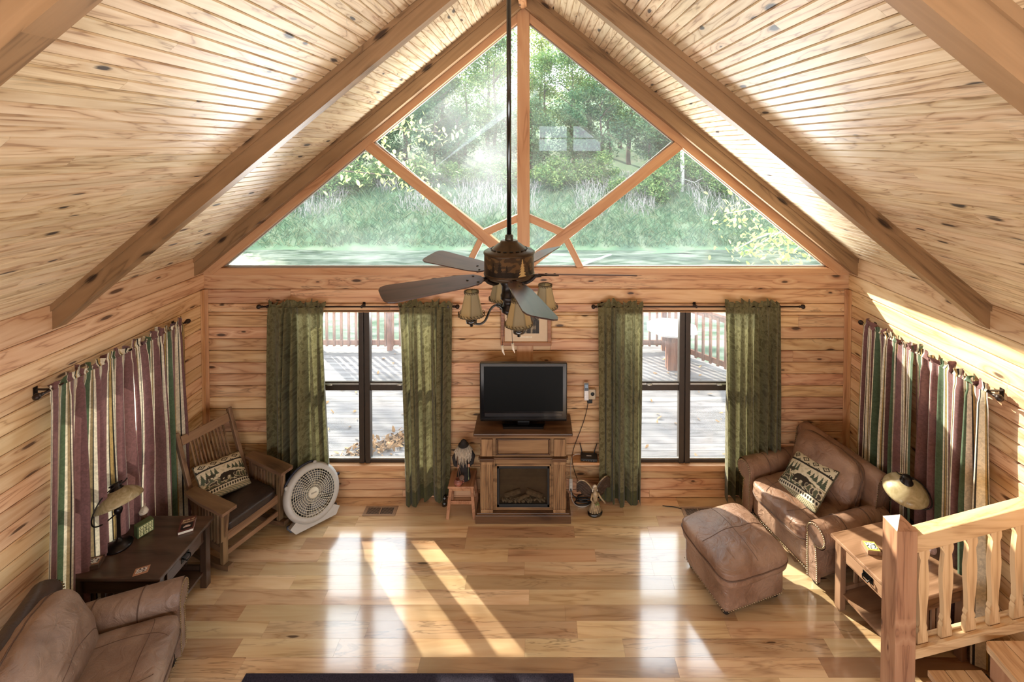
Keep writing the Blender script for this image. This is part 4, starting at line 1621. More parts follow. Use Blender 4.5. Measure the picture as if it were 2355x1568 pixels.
# ------------------------------------------------------------------ end tables
def end_table(label, loc, rz, mats, D=.70, W=.60, H=.58):
    mx, my, mz = mats
    e = thing('end_table', label, 'table', loc, rz)
    mb = MB()
    mb.box(-D / 2, D / 2, -W / 2, W / 2, H - .028, H)
    bev(mb.build('table_top', mx, e), .006)
    lx, ly = D / 2 - .055, W / 2 - .05
    for sx in (-1, 1):
        for sy in (-1, 1):
            mb = MB()
            mb.cbox((sx * lx, sy * ly, (H - .028) / 2), (.055, .055, H - .028))
            bev(mb.build('leg', mz, e), .004)
    mb = MB()
    for sy in (-1, 1):
        mb.box(-lx, lx, sy * ly - .012, sy * ly + .012, H - .15, H - .028)
    mb.box(-lx - .012, -lx + .012, -ly, ly, H - .15, H - .028)
    mb.box(lx - .03, lx + .005, -ly, -ly + .06, H - .16, H - .028).box(lx - .03, lx + .005, ly - .06, ly, H - .16, H - .028)
    mb.box(lx - .03, lx + .008, -ly, ly, H - .042, H - .028).box(lx - .03, lx + .008, -ly, ly, H - .17, H - .155)
    mb.build('apron', mx, e)
    mb = MB()
    mb.box(lx - .02, lx + .018, -ly + .065, ly - .065, H - .152, H - .046)
    d = bev(mb.build('drawer', my, e), .004)
    mb = MB()
    mb.box(lx + .018, lx + .022, -.042, .042, H - .125, H - .075)
    mb.tube([(lx + .022, -.03, H - .092), (lx + .04, -.03, H - .094), (lx + .046, -.02, H - .115), (lx + .046, .02, H - .115), (lx + .04, .03, H - .094), (lx + .022, .03, H - .092)], .005, 6)
    mb.build('handle', simple('black_bail_pull', S(30, 28, 28), .3, .8), d)
    mb = MB()
    mb.box(-lx, lx, -ly, ly, .12, .142)
    mb.build('shelf', mx, e)
    for sy in (-1, 1):
        mb = MB()
        mb.box(-lx, lx, sy * ly - .01, sy * ly + .01, .145, .18)
        for i in range(5):
            xx = -.12 + i * .06
            mb.box(xx - .016, xx + .016, sy * ly - .006, sy * ly + .006, .18, H - .15)
        mb.build('side_slats', mz, e)
    mb = MB()
    for i in range(6):
        yy = -.15 + i * .06
        mb.box(-lx - .006, -lx + .006, yy - .016, yy + .016, .14, H - .15)
    mb.build('back_slats', mz, e)
    return e


TLX, TLY, TZ = -3.185, 3.735, .58
end_table('dark oak end table with a drawer, standing between taupe armchair and rocking chair', (TLX, TLY, 0), 0, (M['oak_dark'], M['oak_dark_y'], M['oak_dark_z']))
M['oak_warm'] = wood('warm_oak', S(98, 70, 50), S(130, 98, 74), S(156, 122, 96), 0, 0, .1, .35, isl=False, rings=6, coat=.2)
M['oak_warm_y'] = wood('warm_oak_crosswise', S(98, 70, 50), S(130, 98, 74), S(156, 122, 96), 1, 0, .1, .35, isl=False, rings=6, coat=.2)
M['oak_warm_z'] = wood('warm_oak_upright', S(98, 70, 50), S(130, 98, 74), S(156, 122, 96), 2, 0, .1, .35, isl=False, rings=6, coat=.2)
TRX, TRY, TRA, TRH = 2.835, 3.60, R(193.5), .60
end_table('warm brown end table with a drawer between armchair and stair newel', (TRX, TRY, 0), TRA, (M['oak_warm'], M['oak_warm_y'], M['oak_warm_z']), .66, .62, TRH)

# ------------------------------------------------------------------ table lamps
M['bronze'] = simple('oil_rubbed_bronze', S(40, 34, 32), .32, .7, .2)
tgl = NT('alabaster_glass')
n1 = tgl.noise(tgl.obj(), 9.0, 4.0, 2.5)
cc = tgl.ramp(n1, [(.35, S(176, 160, 120)), (.6, S(204, 190, 152)), (.75, S(222, 212, 180))])
pp = tgl.n('BsdfPrincipled', {'Base Color': cc, 'Roughness': .25, 'Coat Weight': .3})
tt = tgl.n('BsdfTranslucent', {'Color': cc})
tgl.set(tgl.out.inputs[0], tgl.n('MixShader', {0: .4, 1: pp.outputs[0], 2: tt.outputs[0]}))
M['alabaster'] = tgl.m


def table_lamp(label, loc, rz, tilt):
    e = thing('table_lamp', label, 'lamp', loc, rz)
    mb = MB()
    mb.lathe([(.001, 0), (.088, 0), (.09, .012), (.078, .022), (.066, .030), (.06, .038), (.034, .046), (.022, .056), (.014, .07), (.0125, .08)], 28)
    mb.build('base', M['bronze'], e)
    mb = MB()
    mb.lathe([(.0125, .07), (.0125, .24), (.014, .25), (.014, .27), (.024, .275), (.03, .30), (.022, .325), (.01, .335)], 18)
    mb.build('pole', M['bronze'], e)
    # harp arm: from the pole, round one side of the shade, up to the pivot above it
    hub = Vector((0, 0, .415))
    mb = MB()
    arc = [(0, 0, .285), (.06, 0, .262), (.12, 0, .255), (.165, 0, .28), (.176, 0, .33), (.155, 0, .40), (.11, 0, .465), (.05, 0, .498), (0, 0, .502)]
    pts = [Vector(p) for p in arc]
    sm = []
    for i in range(len(pts) - 1):
        for k in range(4):
            sm.append(pts[i].lerp(pts[i + 1], k / 4))
    sm.append(pts[-1])
    for _ in range(3):
        sm = [sm[0]] + [(sm[i - 1] + sm[i] * 2 + sm[i + 1]) / 4 for i in range(1, len(sm) - 1)] + [sm[-1]]
    mb.tube(sm, .0055, 7)
    mb.tube([(0, 0, .5), (-.05, .0, .505), (-.066, .0, .52)], .005, 6)
    mb.build('harp_arm', M['bronze'], e)
    T = Matrix.Translation(hub) @ Matrix.Rotation(R(tilt), 4, 'X')
    mb = MB()
    out = [(.035, .055), (.06, .046), (.10, .024), (.135, -.008), (.152, -.035), (.156, -.052), (.150, -.054), (.146, -.038), (.13, -.012), (.097, .019), (.06, .040), (.035, .049)]
    mb.lathe(out, 40, T)
    mb.build('lamp_shade', M['alabaster'], e)
    mb = MB()
    mb.lathe([(.048, .046), (.044, .058), (.036, .066), (.034, .095), (.03, .10), (.001, .102)], 20, T)
    mb.tube([T @ Vector((-.045, 0, .092)), T @ Vector((.045, 0, .092))], .006, 6)
    mb.build('shade_cap', M['bronze'], e)
    return e


table_lamp('bronze table lamp with amber glass shade on the dark end table', (-3.395, 3.72, TZ), R(-112), 20)
table_lamp('bronze table lamp with amber glass shade on the warm brown end table', (3.045, 3.80, TRH), R(-25), 16)

# ------------------------------------------------------------------ small things on the left table
M['paper'] = simple('paper', S(226, 220, 206), .8, 0, .05)
M['cover_maroon'] = simple('maroon_cover', S(92, 48, 44), .45)
M['ink_cream'] = simple('cream_lettering', S(226, 206, 160), .6, 0, 0)
bk = thing('book', 'small maroon paperback about birds lying on the dark end table', 'book', (-2.985, 3.915, TZ), R(28))
mb = MB()
mb.box(-.052, .050, -.075, .075, .002, .022)
mb.build('pages', M['paper'], bk)
mb = MB()
mb.box(-.055, .053, -.078, .078, .022, .0245).box(-.055, .053, -.078, .078, 0, .002).box(-.0565, -.0545, -.078, .078, 0, .0245)
mb.build('cover', M['cover_maroon'], bk)
text_mesh('Birds of\nMissouri', .026, M['ink_cream'], bk, (0, .038, .0247), (0, 0, 0))
M['art'] = vcol('printed_picture', .5)


def art(mb, x0, x1, y0, y1, z, fn, n=28):
    mb.grid(n, n, lambda u, v: (x0 + (x1 - x0) * u, y0 + (y1 - y0) * v, z), smooth=False, vcf=fn)


def birdpic(u, v):
    if (u - .5) ** 2 * 3.5 + (v - .5) ** 2 * 9 < .32 + .2 * nz(u * 6, v * 6):
        return S(196, 176, 168)
    return S(28, 22, 22)


mb = MB()
art(mb, -.042, .042, -.062, .008, .0249, birdpic)
mb.build('cover_picture', M['art'], bk)


def photo_card(label, loc, rz, seed, tilt=0.0):
    e = thing('photo_card', label, 'card', loc, rot=(tilt, 0, rz))
    mb = MB()
    mb.box(-.046, .046, -.034, .034, 0, .004)
    mb.build('card', simple('copper_card', S(170, 122, 92), .5), e)
    mb = MB()
    art(mb, -.034, .034, -.022, .022, .0045, lambda u, v: S(70, 62, 66) if nz(u * 5, v * 5, seed) > .12 else (S(226, 222, 218) if nz(u * 7, v * 4, seed) > -.25 else S(150, 136, 128)))
    mb.build('picture', M['art'], e)


photo_card('copper bordered photo coaster lying flat near the front of the dark end table', (-3.025, 3.50, TZ), R(25), 1.0)
cb = thing('coaster_box', 'dark box of photo coasters on the dark end table, beside the lamp base', 'box', (-3.435, 3.545, TZ), R(20))
mb = MB()
mb.box(-.052, .052, -.05, -.035, 0, .034).box(-.052, .052, .035, .05, 0, .034).box(-.052, -.044, -.035, .035, 0, .034).box(.044, .052, -.035, .035, 0, .034).box(-.05, .05, -.04, .04, 0, .006)
bev(mb.build('tray', M['oak_dark'], cb), .002)
mb = MB()
mb.box(-.043, .043, -.034, .034, .006, .036)
mb.build('coasters', simple('copper_card_stack', S(160, 116, 90), .5), cb)
mb = MB()
art(mb, -.034, .034, -.026, .026, .0365, lambda u, v: S(60, 54, 58) if nz(u * 6, v * 5, 7) > .1 else S(216, 210, 204))
mb.build('picture', M['art'], cb)

cal = thing('block_calendar', 'green wooden perpetual calendar block standing on the dark end table', 'calendar', (-3.30, 3.85, TZ), R(62))
M['sage'] = simple('sage_paint', S(78, 92, 56), .6)
mb = MB()
mb.box(-.058, .058, -.032, .032, 0, .098)
bev(mb.build('block', M['sage'], cal), .003)
mb = MB()
for x0, x1, z0, z1 in ((-.048, .048, .068, .09), (-.048, -.004, .04, .062), (.004, .048, .04, .062), (-.048, -.018, .01, .034), (-.012, .016, .01, .034), (.022, .048, .01, .034)):
    mb.box(x0, x1, -.0345, -.032, z0, z1)
mb.build('tiles', simple('cream_tile', S(206, 208, 160), .6), cal)
mb = MB()
for r_ in range(3):
    for i in range(5):
        x = -.04 + i * .019
        mb.box(x, x + .004, -.0352, -.0345, .014 + r_ * .029, .030 + r_ * .029)
        mb.box(x, x + .009, -.0352, -.0345, .020 + r_ * .029, .023 + r_ * .029)
mb.build('printing', M['sage'], cal)

fg = thing('bust_figurine', 'small bust figurine with pale feathers behind the green calendar block', 'figurine', (-3.36, 3.92, TZ), R(-60))
M['bone'] = simple('bone', S(216, 206, 190), .6, 0, .2)
M['umber'] = simple('umber', S(96, 66, 48), .6, 0, .3)
mb = MB()
mb.lathe([(.001, 0), (.032, 0), (.034, .02), (.026, .05), (.02, .08), (.024, .10), (.03, .12), (.026, .145), (.012, .16), (.001, .163)], 14)
mb.build('body', M['umber'], fg)
mb = MB()
for i in range(9):
    a = -1.2 + i * .3
    mb.bar((.012 * math.sin(a), 0, .12), (.062 * math.sin(a), -.02 + .03 * math.cos(a), .13 + .055 * math.cos(a)), .010, .003, (0, 1, 0), w2=.004)
mb.build('feathers', M['bone'], fg)
mb = MB()
mb.lathe([(.03, .115), (.034, .13), (.02, .16), (.001, .168)], 12)
mb.build('headdress', M['bone'], fg)

# right table things
bx = thing('coaster_box', 'small wooden box of yellow photo coasters on the warm brown end table', 'box', (2.665, 3.66, TRH), R(-8))
mb = MB()
mb.box(-.05, .05, -.05, .05, 0, .032)
bev(mb.build('tray', M['oak_warm_z'], bx), .003)
mb = MB()
mb.box(-.044, .044, -.044, .044, .032, .035)
mb.build('coasters', simple('yellow_card', S(190, 176, 90), .5), bx)
mb = MB()
art(mb, -.036, .036, -.03, .03, .0355, lambda u, v: S(60, 70, 60) if nz(u * 6, v * 5, 3) > .1 else S(222, 222, 216))
mb.build('picture', M['art'], bx)
nt = thing('note_paper', 'white sheet of paper lying on the warm brown end table behind the balusters', 'paper', (2.845, 3.44, TRH), R(12))
mb = MB()
mb.box(-.04, .04, -.06, .06, 0, .003)
mb.build('sheet', M['paper'], nt)
pf = thing('oval_portrait', 'small dark oval photo frame standing on the warm brown end table by the curtain', 'photo frame', (3.10, 3.60, TRH), R(-50))
mb = MB()
mb.box(-.05, .05, -.008, .008, 0, .13)
bev(mb.build('frame', M['oak_dark_z'], pf), .004)
mb = MB()
mb.lathe([(.001, 0), (.036, 0), (.036, .004), (.001, .005)], 24, Matrix.Translation((0, -.008, .068)) @ Matrix.Rotation(pi / 2, 4, 'X') @ Matrix.Diagonal((.85, 1.2, 1, 1)))
mb.build('picture', simple('faded_portrait', S(176, 150, 146), .5, 0, .4, 60), pf)
mb = MB()
mb.bar((0, .008, .09), (0, .06, .002), .02, .005)
mb.build('easel', M['oak_dark_z'], pf)

# ------------------------------------------------------------------ drum box fan on the floor
M['fan_grey'] = simple('fan_housing', S(176, 174, 170), .4, 0, .06)
M['fan_cream'] = simple('fan_grille', S(204, 198, 180), .45, 0, .05)
M['fan_navy'] = simple('navy_plastic', S(38, 42, 58), .4)
ff = thing('floor_fan', 'round grey floor fan tilted back between rocking chair and window', 'fan', (-2.30, 4.70, 0), R(42))
FT = Matrix.Translation((0, .03, .275)) @ Matrix.Rotation(R(-24), 4, 'X')      # local front is -Y
FXm = FT @ Matrix.Rotation(pi / 2, 4, 'X')
mb = MB()
mb.lathe([(.205, .062), (.235, .066), (.258, .052), (.266, .02), (.262, -.03), (.24, -.07), (.215, -.078), (.205, -.074)], 48, FXm)
mb.build('housing', M['fan_grey'], ff)
mb = MB()
for k in range(1, 9):
    r_ = .05 + k * .0195
    mb.tube([FXm @ Vector((r_ * math.cos(t), r_ * math.sin(t), .066 + .012 * (1 - (r_ / .21) ** 2))) for t in [2 * pi * i / 48 for i in range(48)]], .0022, 4, closed=True)
for k in range(44):
    t = 2 * pi * k / 44
    a = [FXm @ Vector((r_ * math.cos(t + sw), r_ * math.sin(t + sw), .066 + .012 * (1 - (r_ / .21) ** 2))) for r_, sw in ((.048, 0), (.09, .05), (.14, .14), (.18, .22), (.21, .28))]
    mb.tube(a, .0022, 4)
mb.build('grille', M['fan_cream'], ff)
mb = MB()
mb.lathe([(.001, .084), (.044, .083), (.05, .076), (.05, .066)], 24, FXm)
h_ = mb.build('hub_cap', M['fan_cream'], ff)
mb = MB()
mb.box(-.026, .026, -.007, .007, .0835, .0852, FXm)
bev(mb.build('badge', simple('badge_grey', S(150, 144, 132), .4), h_), .003)
for k in range(5):
    mb = MB()
    a = 2 * pi * k / 5

    def bl(u, v, a=a):
        r_ = .04 + .15 * u
        t = a + (v - .5) * (.55 + .5 * u)
        return FXm @ Vector((r_ * math.cos(t), r_ * math.sin(t), -.01 + .05 * (v - .5)))
    mb.grid(6, 6, bl)
    mb.build('blade', simple('fan_blade_grey', S(120, 122, 126), .4) if k == 0 else bpy.data.materials['fan_blade_grey'], ff)
mb = MB()
mb.lathe([(.001, -.055), (.21, -.058), (.21, -.06), (.001, -.058)], 40, FXm)
mb.build('rear_guard', simple('dark_guard', S(70, 72, 78), .6), ff)
mb = MB()
mb.prism([(-.19, .0), (.19, .0), (.235, .06), (.16, .11), (-.16, .11), (-.235, .06)], -.055, .05, FT @ Matrix.Translation((0, .01, -.285)), plane='XZ')
bev(mb.build('foot_base', M['fan_grey'], ff), .012)
mb = MB()
mb.prism([(-.20, -.005), (.20, -.005), (.24, .05), (.236, .075), (-.236, .075), (-.24, .05)], .05, .085, FT @ Matrix.Translation((0, .01, -.285)), plane='XZ')
bev(mb.build('rear_foot', M['fan_navy'], ff), .01)
mb = MB()
mb.tube([FXm @ Vector((.272 * math.cos(t), .272 * math.sin(t), 0)) for t in [R(150 - 8 * i) for i in range(10)]], .014, 8)
mb.build('carry_handle', M['fan_navy'], ff)
for t in (150, 78):
    mb = MB()
    mb.lathe([(.001, .02), (.018, .018), (.02, 0), (.001, 0)], 14, FXm @ Matrix.Translation((.262 * math.cos(R(t)), .262 * math.sin(R(t)), .03)))
    mb.build('handle_button', M['fan_grey'], ff)
mb = MB()
mb.lathe([(.001, .03), (.014, .028), (.016, 0)], 12, FXm @ Matrix.Translation((.262, .05, -.02)) @ Matrix.Rotation(pi / 2, 4, 'Y'))
mb.build('speed_knob', M['fan_navy'], ff)

# ------------------------------------------------------------------ electric fireplace and television
M['mantel'] = wood('mantel_oak', S(92, 67, 44), S(122, 91, 62), S(146, 114, 80), 0, 0, .05, .4, isl=False, rings=7)
M['mantel_z'] = wood('mantel_oak_upright', S(104, 77, 52), S(136, 103, 72), S(160, 126, 90), 2, 0, .05, .4, isl=False, rings=7)
M['mantel_dk'] = wood('mantel_oak_dark', S(58, 38, 26), S(78, 54, 36), S(98, 70, 48), 0, 0, .05, .35, isl=False, rings=7, coat=.2)
FXc, FY0 = XC + .004, 4.66
fp = thing('electric_fireplace', 'oak mantel electric fireplace with fluted columns under the television', 'fireplace', (FXc, FY0, 0))
mb = MB()
mb.box(-.484, .484, -.012, .30, 0, .085).box(-.47, .47, -.004, .30, .085, .105)
bev(mb.build('plinth', M['mantel_dk'], fp), .004)
mb = MB()
mb.box(-.44, .44, .10, .31, .105, .87)
mb.box(-.44, -.285, .035, .12, .105, .87).box(.285, .44, .035, .12, .105, .87).box(-.285, .285, .035, .12, .585, .87).box(-.285, .285, .035, .12, .105, .135)
bev(mb.build('body', M['mantel'], fp), .003)
for s in (-1, 1):
    mb = MB()
    cx = s * .368
    for i in range(6):
        x = cx - .0505 + i * .0185
        mb.box(x, x + .0095, .004, .036, .135, .60)
    mb.box(cx - .06, cx + .06, .014, .036, .125, .62)
    mb.box(cx - .062, cx + .062, .0, .036, .105, .135).box(cx - .062, cx + .062, .0, .036, .60, .63)
    bev(mb.build('fluted_column', M['mantel_z'], fp), .002)
    mb = MB()
    mb.box(cx - .056, cx + .056, .008, .036, .68, .855)
    bev(mb.build('frieze_block', M['mantel_z'], fp), .003)
mb = MB()
mb.box(-.455, .455, .012, .05, .642, .662)
for s in (-1, 1):
    mb.box(s * .368 - .072, s * .368 + .072, -.012, .05, .634, .666)
bev(mb.build('mid_moulding', M['mantel_dk'], fp), .003)
mb = MB()
mb.box(-.255, .255, .018, .036, .70, .845)
pn = bev(mb.build('frieze_panel', M['mantel'], fp), .006)
mb = MB()
for x0, x1, z0, z1 in ((-.275, .275, .845, .857), (-.275, .275, .688, .70), (-.275, -.258, .688, .857), (.258, .275, .688, .857)):
    mb.box(x0, x1, .012, .036, z0, z1)
bev(mb.build('panel_moulding', M['mantel_dk'], fp), .003)
mb = MB()
mb.box(-.50, .50, -.03, .32, .905, .935)
bev(mb.build('mantel_shelf', M['mantel_dk'], fp), .008, 3)
mb = MB()
mb.box(-.48, .48, -.012, .31, .885, .905).box(-.465, .465, .004, .31, .865, .885)
bev(mb.build('cornice', M['mantel'], fp), .005)
mb = MB()
for x0, x1, z0, z1 in ((-.285, -.268, .135, .585), (.268, .285, .135, .585), (-.285, .285, .568, .585)):
    mb.box(x0, x1, .025, .06, z0, z1)
bev(mb.build('opening_trim', M['mantel'], fp), .003)
M['black'] = simple('matte_black', S(24, 23, 22), .6, 0, .1)
fb = MB()
for x0, x1, z0, z1 in ((-.268, -.245, .135, .568), (.245, .268, .135, .568), (-.268, .268, .135, .165), (-.268, .268, .535, .568)):
    fb.box(x0, x1, .035, .10, z0, z1)
fire = bev(fb.build('firebox_frame', M['black'], fp), .003)
mb = MB()
mb.box(-.245, .245, .098, .0995, .165, .535)
mb.build('firebox_back', simple('firebox_bronze', S(72, 62, 48), .5, 0, .2), fire)
mb = MB()
rnd = random.Random(4)
for i in range(150):
    mb.ball((rnd.uniform(-.22, .22), rnd.uniform(.055, .09), .172 + rnd.random() * .022), rnd.uniform(.006, .012), 6)
em = mb.build('ember_bed', simple('ash_ember', S(120, 112, 98), .8, 0, .5, 60), fire)
em['kind'] = 'stuff'
for p, q, r_ in (((-.19, .075, .225), (-.03, .08, .275), .024), ((.03, .078, .275), (.19, .075, .22), .026), ((-.06, .062, .20), (.06, .066, .245), .018)):
    mb = MB()
    pts = [Vector(p).lerp(Vector(q), t / 6) + Vector((0, 0, .006 * nz(t, r_ * 99))) for t in range(7)]
    mb.tube(pts, [r_ * (1 + .12 * nz(t * 2, 3)) for t in range(7)], 9)
    mb.build('log', simple('fire_log', S(104, 92, 76), .9, 0, .5, 40) if 'fire_log' not in bpy.data.materials else bpy.data.materials['fire_log'], fire)
tgs = NT('smoked_glass')
tgs.set(tgs.out.inputs[0], tgs.n('MixShader', {0: .07, 1: tgs.n('BsdfTransparent', {'Color': (.62, .58, .52, 1)}).outputs[0], 2: tgs.n('BsdfGlossy', {'Roughness': .03}).outputs[0]}))
mb = MB()
mb.add([(-.245, .045, .165), (.245, .045, .165), (.245, .045, .535), (-.245, .045, .535)], [(0, 1, 2, 3)])
mb.build('glass', tgs.m, fire)

M['gloss_black'] = simple('gloss_black', S(14, 13, 13), .12, 0, .05, coat=.6)
tv = thing('television', 'black flat screen television standing on the fireplace mantel', 'television', (XC + .004, 4.80, .935))
mb = MB()
mb.box(-.452, .452, -.035, .02, .045, .655)
bev(mb.build('bezel', M['gloss_black'], tv), .014, 4)
mb = MB()
mb.box(-.39, .39, .02, .07, .10, .60)
bev(mb.build('rear_case', M['black'], tv), .02)
tsn = NT('screen')
tsn.pbr(S(12, 14, 15), .3, 0, 0, None, .12)
mb = MB()
mb.box(-.408, .408, -.037, -.03, .155, .62)
mb.build('screen', tsn.m, tv)
mb = MB()
mb.box(-.40, .40, -.038, -.03, .098, .135)
bev(mb.build('speaker_bar', simple('speaker_gloss', S(46, 46, 48), .1, 0, .1, coat=.5), tv), .004)
mb = MB()
mb.box(-.06, .06, -.01, .03, .02, .06)
mb.build('neck', M['black'], tv)
mb = MB()
mb.prism([(-.205, -.09), (.205, -.09), (.225, .0), (.2, .10), (-.2, .10), (-.225, .0)], 0, .022, plane='XY')
bev(mb.build('stand', M['gloss_black'], tv), .006)

# ------------------------------------------------------------------ stool, old wizard figurine, clay pot
M['birch'] = wood('stool_wood', S(134, 94, 66), S(164, 120, 88), S(184, 142, 108), 1, 0, .1, .45, isl=True, rings=4)
st = thing('step_stool', 'small reddish wooden stool left of the fireplace, old man figurine on top', 'stool', (-.785, 4.835, 0))
mb = MB()
mb.box(-.135, .135, -.125, .125, .312, .336)
bev(mb.build('seat', M['birch'], st), .005)
for sx in (-1, 1):
    for sy in (-1, 1):
        mb = MB()
        mb.bar((sx * .108, sy * .095, .312), (sx * .138, sy * .12, 0), .032, .026, (0, 1, 0))
        bev(mb.build('leg', M['birch'], st), .003)
for sy in (-1, 1):
    mb = MB()
    mb.bar((-.122, sy * .108, .165), (.122, sy * .108, .165), .02, .034)
    mb.bar((-.105, sy * .096, .295), (.105, sy * .096, .295), .018, .034)
    bev(mb.build('stretcher', M['birch'], st), .002)

fgz = thing('wizard_figurine', 'bearded old man figurine in dark robe and hat standing on the stool', 'figurine', (-.775, 4.835, .336), R(8))
fgz.scale = (.95, .95, .95)
M['robe'] = simple('dark_robe', S(38, 32, 32), .85, 0, .35, 30, .5)
M['beard'] = simple('white_hair', S(178, 164, 146), .9, 0, .35, 60, .6)
M['skin'] = simple('figurine_skin', S(196, 150, 124), .6)
mb = MB()
mb.lathe([(.001, 0), (.075, 0), (.078, .02), (.066, .10), (.06, .18), (.064, .24), (.076, .29), (.07, .325), (.045, .345), (.03, .36), (.034, .375), (.038, .395), (.03, .42), (.001, .428)], 22,
         Matrix.Diagonal((1, .85, 1, 1)))
mb.build('body', M['robe'], fgz)
mb = MB()
mb.ball((0, -.012, .388), .036, 14)
mb.ball((0, -.05, .385), .009, 8)
for s in (-1, 1):
    mb.ball((s * .013, -.044, .397), .0045, 6)
mb.build('face', M['skin'], fgz)
mb = MB()
rnd = random.Random(6)
for i in range(70):
    a = -2.0 + 4.0 * rnd.random()
    p = Vector((.05 * math.sin(a), -.03 * math.cos(a) - .012, .378))
    L = .13 + .09 * max(0, math.cos(a)) * rnd.random()
    q = [p, p + Vector((.035 * math.sin(a) + rnd.gauss(0, .006), -.03 * math.cos(a * .7), -L * .4)), p + Vector((.03 * math.sin(a) + rnd.gauss(0, .012), -.028 * math.cos(a * .6), -L))]
    mb.tube(q, [.010, .009, .002], 5)
mb.build('beard', M['beard'], fgz)
mb = MB()
mb.lathe([(.001, .468), (.014, .466), (.022, .456), (.029, .432), (.032, .416), (.052, .410), (.058, .405), (.05, .401), (.03, .404)], 20, Matrix.Rotation(R(6), 4, 'X'))
mb.build('hat', simple('dark_felt', S(36, 30, 28), .9, 0, .3), fgz)
for s in (-1, 1):
    mb = MB()
    mb.tube([(s * .062, 0, .315), (s * .098, -.012, .25), (s * .085, -.05, .20), (s * .06, -.07, .195)], [.026, .03, .026, .02], 9)
    mb.build('arm', M['robe'], fgz)
    mb = MB()
    mb.ball((s * .058, -.078, .196), .014, 9)
    for k in range(4):
        mb.tube([(s * .058 + (k - 1.5) * .006, -.086, .198), (s * .058 + (k - 1.5) * .006, -.094, .19), (s * .058 + (k - 1.5) * .005, -.09, .182)], .003, 5)
    mb.build('hand', M['skin'], fgz)
mb = MB()
mb.tube([(-.064, -.088, .30), (-.062, -.09, .2), (-.05, -.095, .09), (-.02, -.10, .0)], .005, 6)
mb.build('staff', M['umber'], fgz)
mb = MB()
mb.tube([(-.05, -.092, .2), (-.03, -.10, .12)], .003, 5)
mb.lathe([(.001, 0), (.022, .006), (.028, .02), (.024, .026), (.001, .018)], 14, Matrix.Translation((-.018, -.105, .085)) @ Matrix.Rotation(R(60), 4, 'X'))
mb.build('ladle', M['umber'], fgz)
mb = MB()
mb.tube([(.055, -.09, .195), (.052, -.095, .10), (.058, -.095, .05)], .0022, 5)
mb.ball((.056, -.096, .06), .009, 8, sq=(.6, .6, 2))
mb.build('pendant', simple('sage_bead', S(120, 130, 96), .6), fgz)
pt = thing('clay_pot', 'small reddish clay pot at the foot of the old man figurine', 'pot', (-.815, 4.742, .336))
mb = MB()
mb.lathe([(.001, 0), (.028, 0), (.042, .016), (.046, .034), (.038, .05), (.028, .056), (.031, .062), (.027, .062), (.024, .054), (.001, .02)], 20)
mb.build('pot_body', simple('clay_red', S(150, 92, 78), .45, 0, .5, 24), pt)
mb = MB()
mb.tube([(.03, 0, .05), (.056, 0, .045), (.056, 0, .025), (.043, 0, .02)], .005, 6)
mb.build('pot_handle', simple('clay_red_handle', S(150, 92, 78), .45), pt)
bl_ = thing('glass_trinket', 'dark glass trinket on the floor behind the stool beside the curtain', 'ornament', (-.99, 4.90, 0))
mb = MB()
mb.lathe([(.001, 0), (.03, 0), (.03, .03), (.018, .05), (.03, .07), (.026, .1), (.001, .105)], 14)
mb.build('ornament', M['gloss_black'], bl_)

# ------------------------------------------------------------------ angel figurine, router shelf, phone, outlets, cords
ag = thing('angel_figurine', 'brown and ivory winged angel figurine on a black base on the floor', 'figurine', (.60, 4.785, 0), R(12))
M['ivory'] = simple('antique_ivory', S(168, 146, 114), .42, 0, .6, 30)
M['bronzed'] = simple('bronzed_brown', S(66, 48, 36), .45, .2, .5, 26)
mb = MB()
mb.lathe([(.001, 0), (.078, 0), (.08, .02), (.07, .028), (.001, .028)], 28, Matrix.Diagonal((1, .75, 1, 1)))
mb.build('base', M['gloss_black'], ag)
mb = MB()
for i in range(14):
    a = 2 * pi * i / 14
    mb.tube([(.012 * math.cos(a), .01 * math.sin(a), .17), (.03 * math.cos(a + .2), .024 * math.sin(a + .2), .10), (.062 * math.cos(a + .4), .045 * math.sin(a + .4), .032)], [.010, .014, .012], 6)
mb.build('gown', M['ivory'], ag)
mb = MB()
mb.lathe([(.02, .12), (.026, .16), (.032, .20), (.028, .225), (.012, .24), (.011, .25)], 14)
mb.ball((0, -.004, .268), .022, 12)
mb.ball((0, -.026, .266), .004, 6)
mb.build('body', M['ivory'], ag)
mb = MB()
mb.ball((0, .006, .274), .024, 12)
for i in range(8):
    a = pi * .1 + i * .35
    mb.tube([(.018 * math.cos(a), .016 * math.sin(a), .27), (.026 * math.cos(a), .026 * math.sin(a), .235), (.022 * math.cos(a), .024 * math.sin(a), .20)], [.007, .007, .003], 5)
mb.build('hair', M['bone'], ag)
for s in (-1, 1):
    mb = MB()
    mb.tube([(s * .03, 0, .215), (s * .055, -.03, .175), (s * (.03 if s < 0 else .085), -.06, .15)], [.010, .009, .007], 7)
    mb.ball((s * (.03 if s < 0 else .085), -.064, .148), .008, 7)
    mb.build('arm', M['ivory'], ag)
    mb = MB()

    def wg(u, v, s=s):
        sp = .165 * u
        top = .235 + .14 * math.sin(u * 1.9) - .06 * u * u
        hgt = (.05 + .13 * math.sin(min(1, u * 1.25) * pi * .8)) * (1 - .25 * u)
        return (s * (.018 + sp), .02 + .035 * u + .004 * math.sin(v * 30 + u * 9), top - hgt * v - .01 * abs(math.sin(u * 22)) * v)
    mb.grid(24, 12, wg)
    w_ = mb.build('wing', M['bronzed'], ag)
    m_ = w_.modifiers.new('t', 'SOLIDIFY')
    m_.thickness = .008
    mb = MB()
    mb.tube([wg(t / 12, 0) for t in range(13)], [.009 - .004 * t / 12 for t in range(13)], 6)
    mb.build('wing_edge', M['ivory'], w_)
mb = MB()
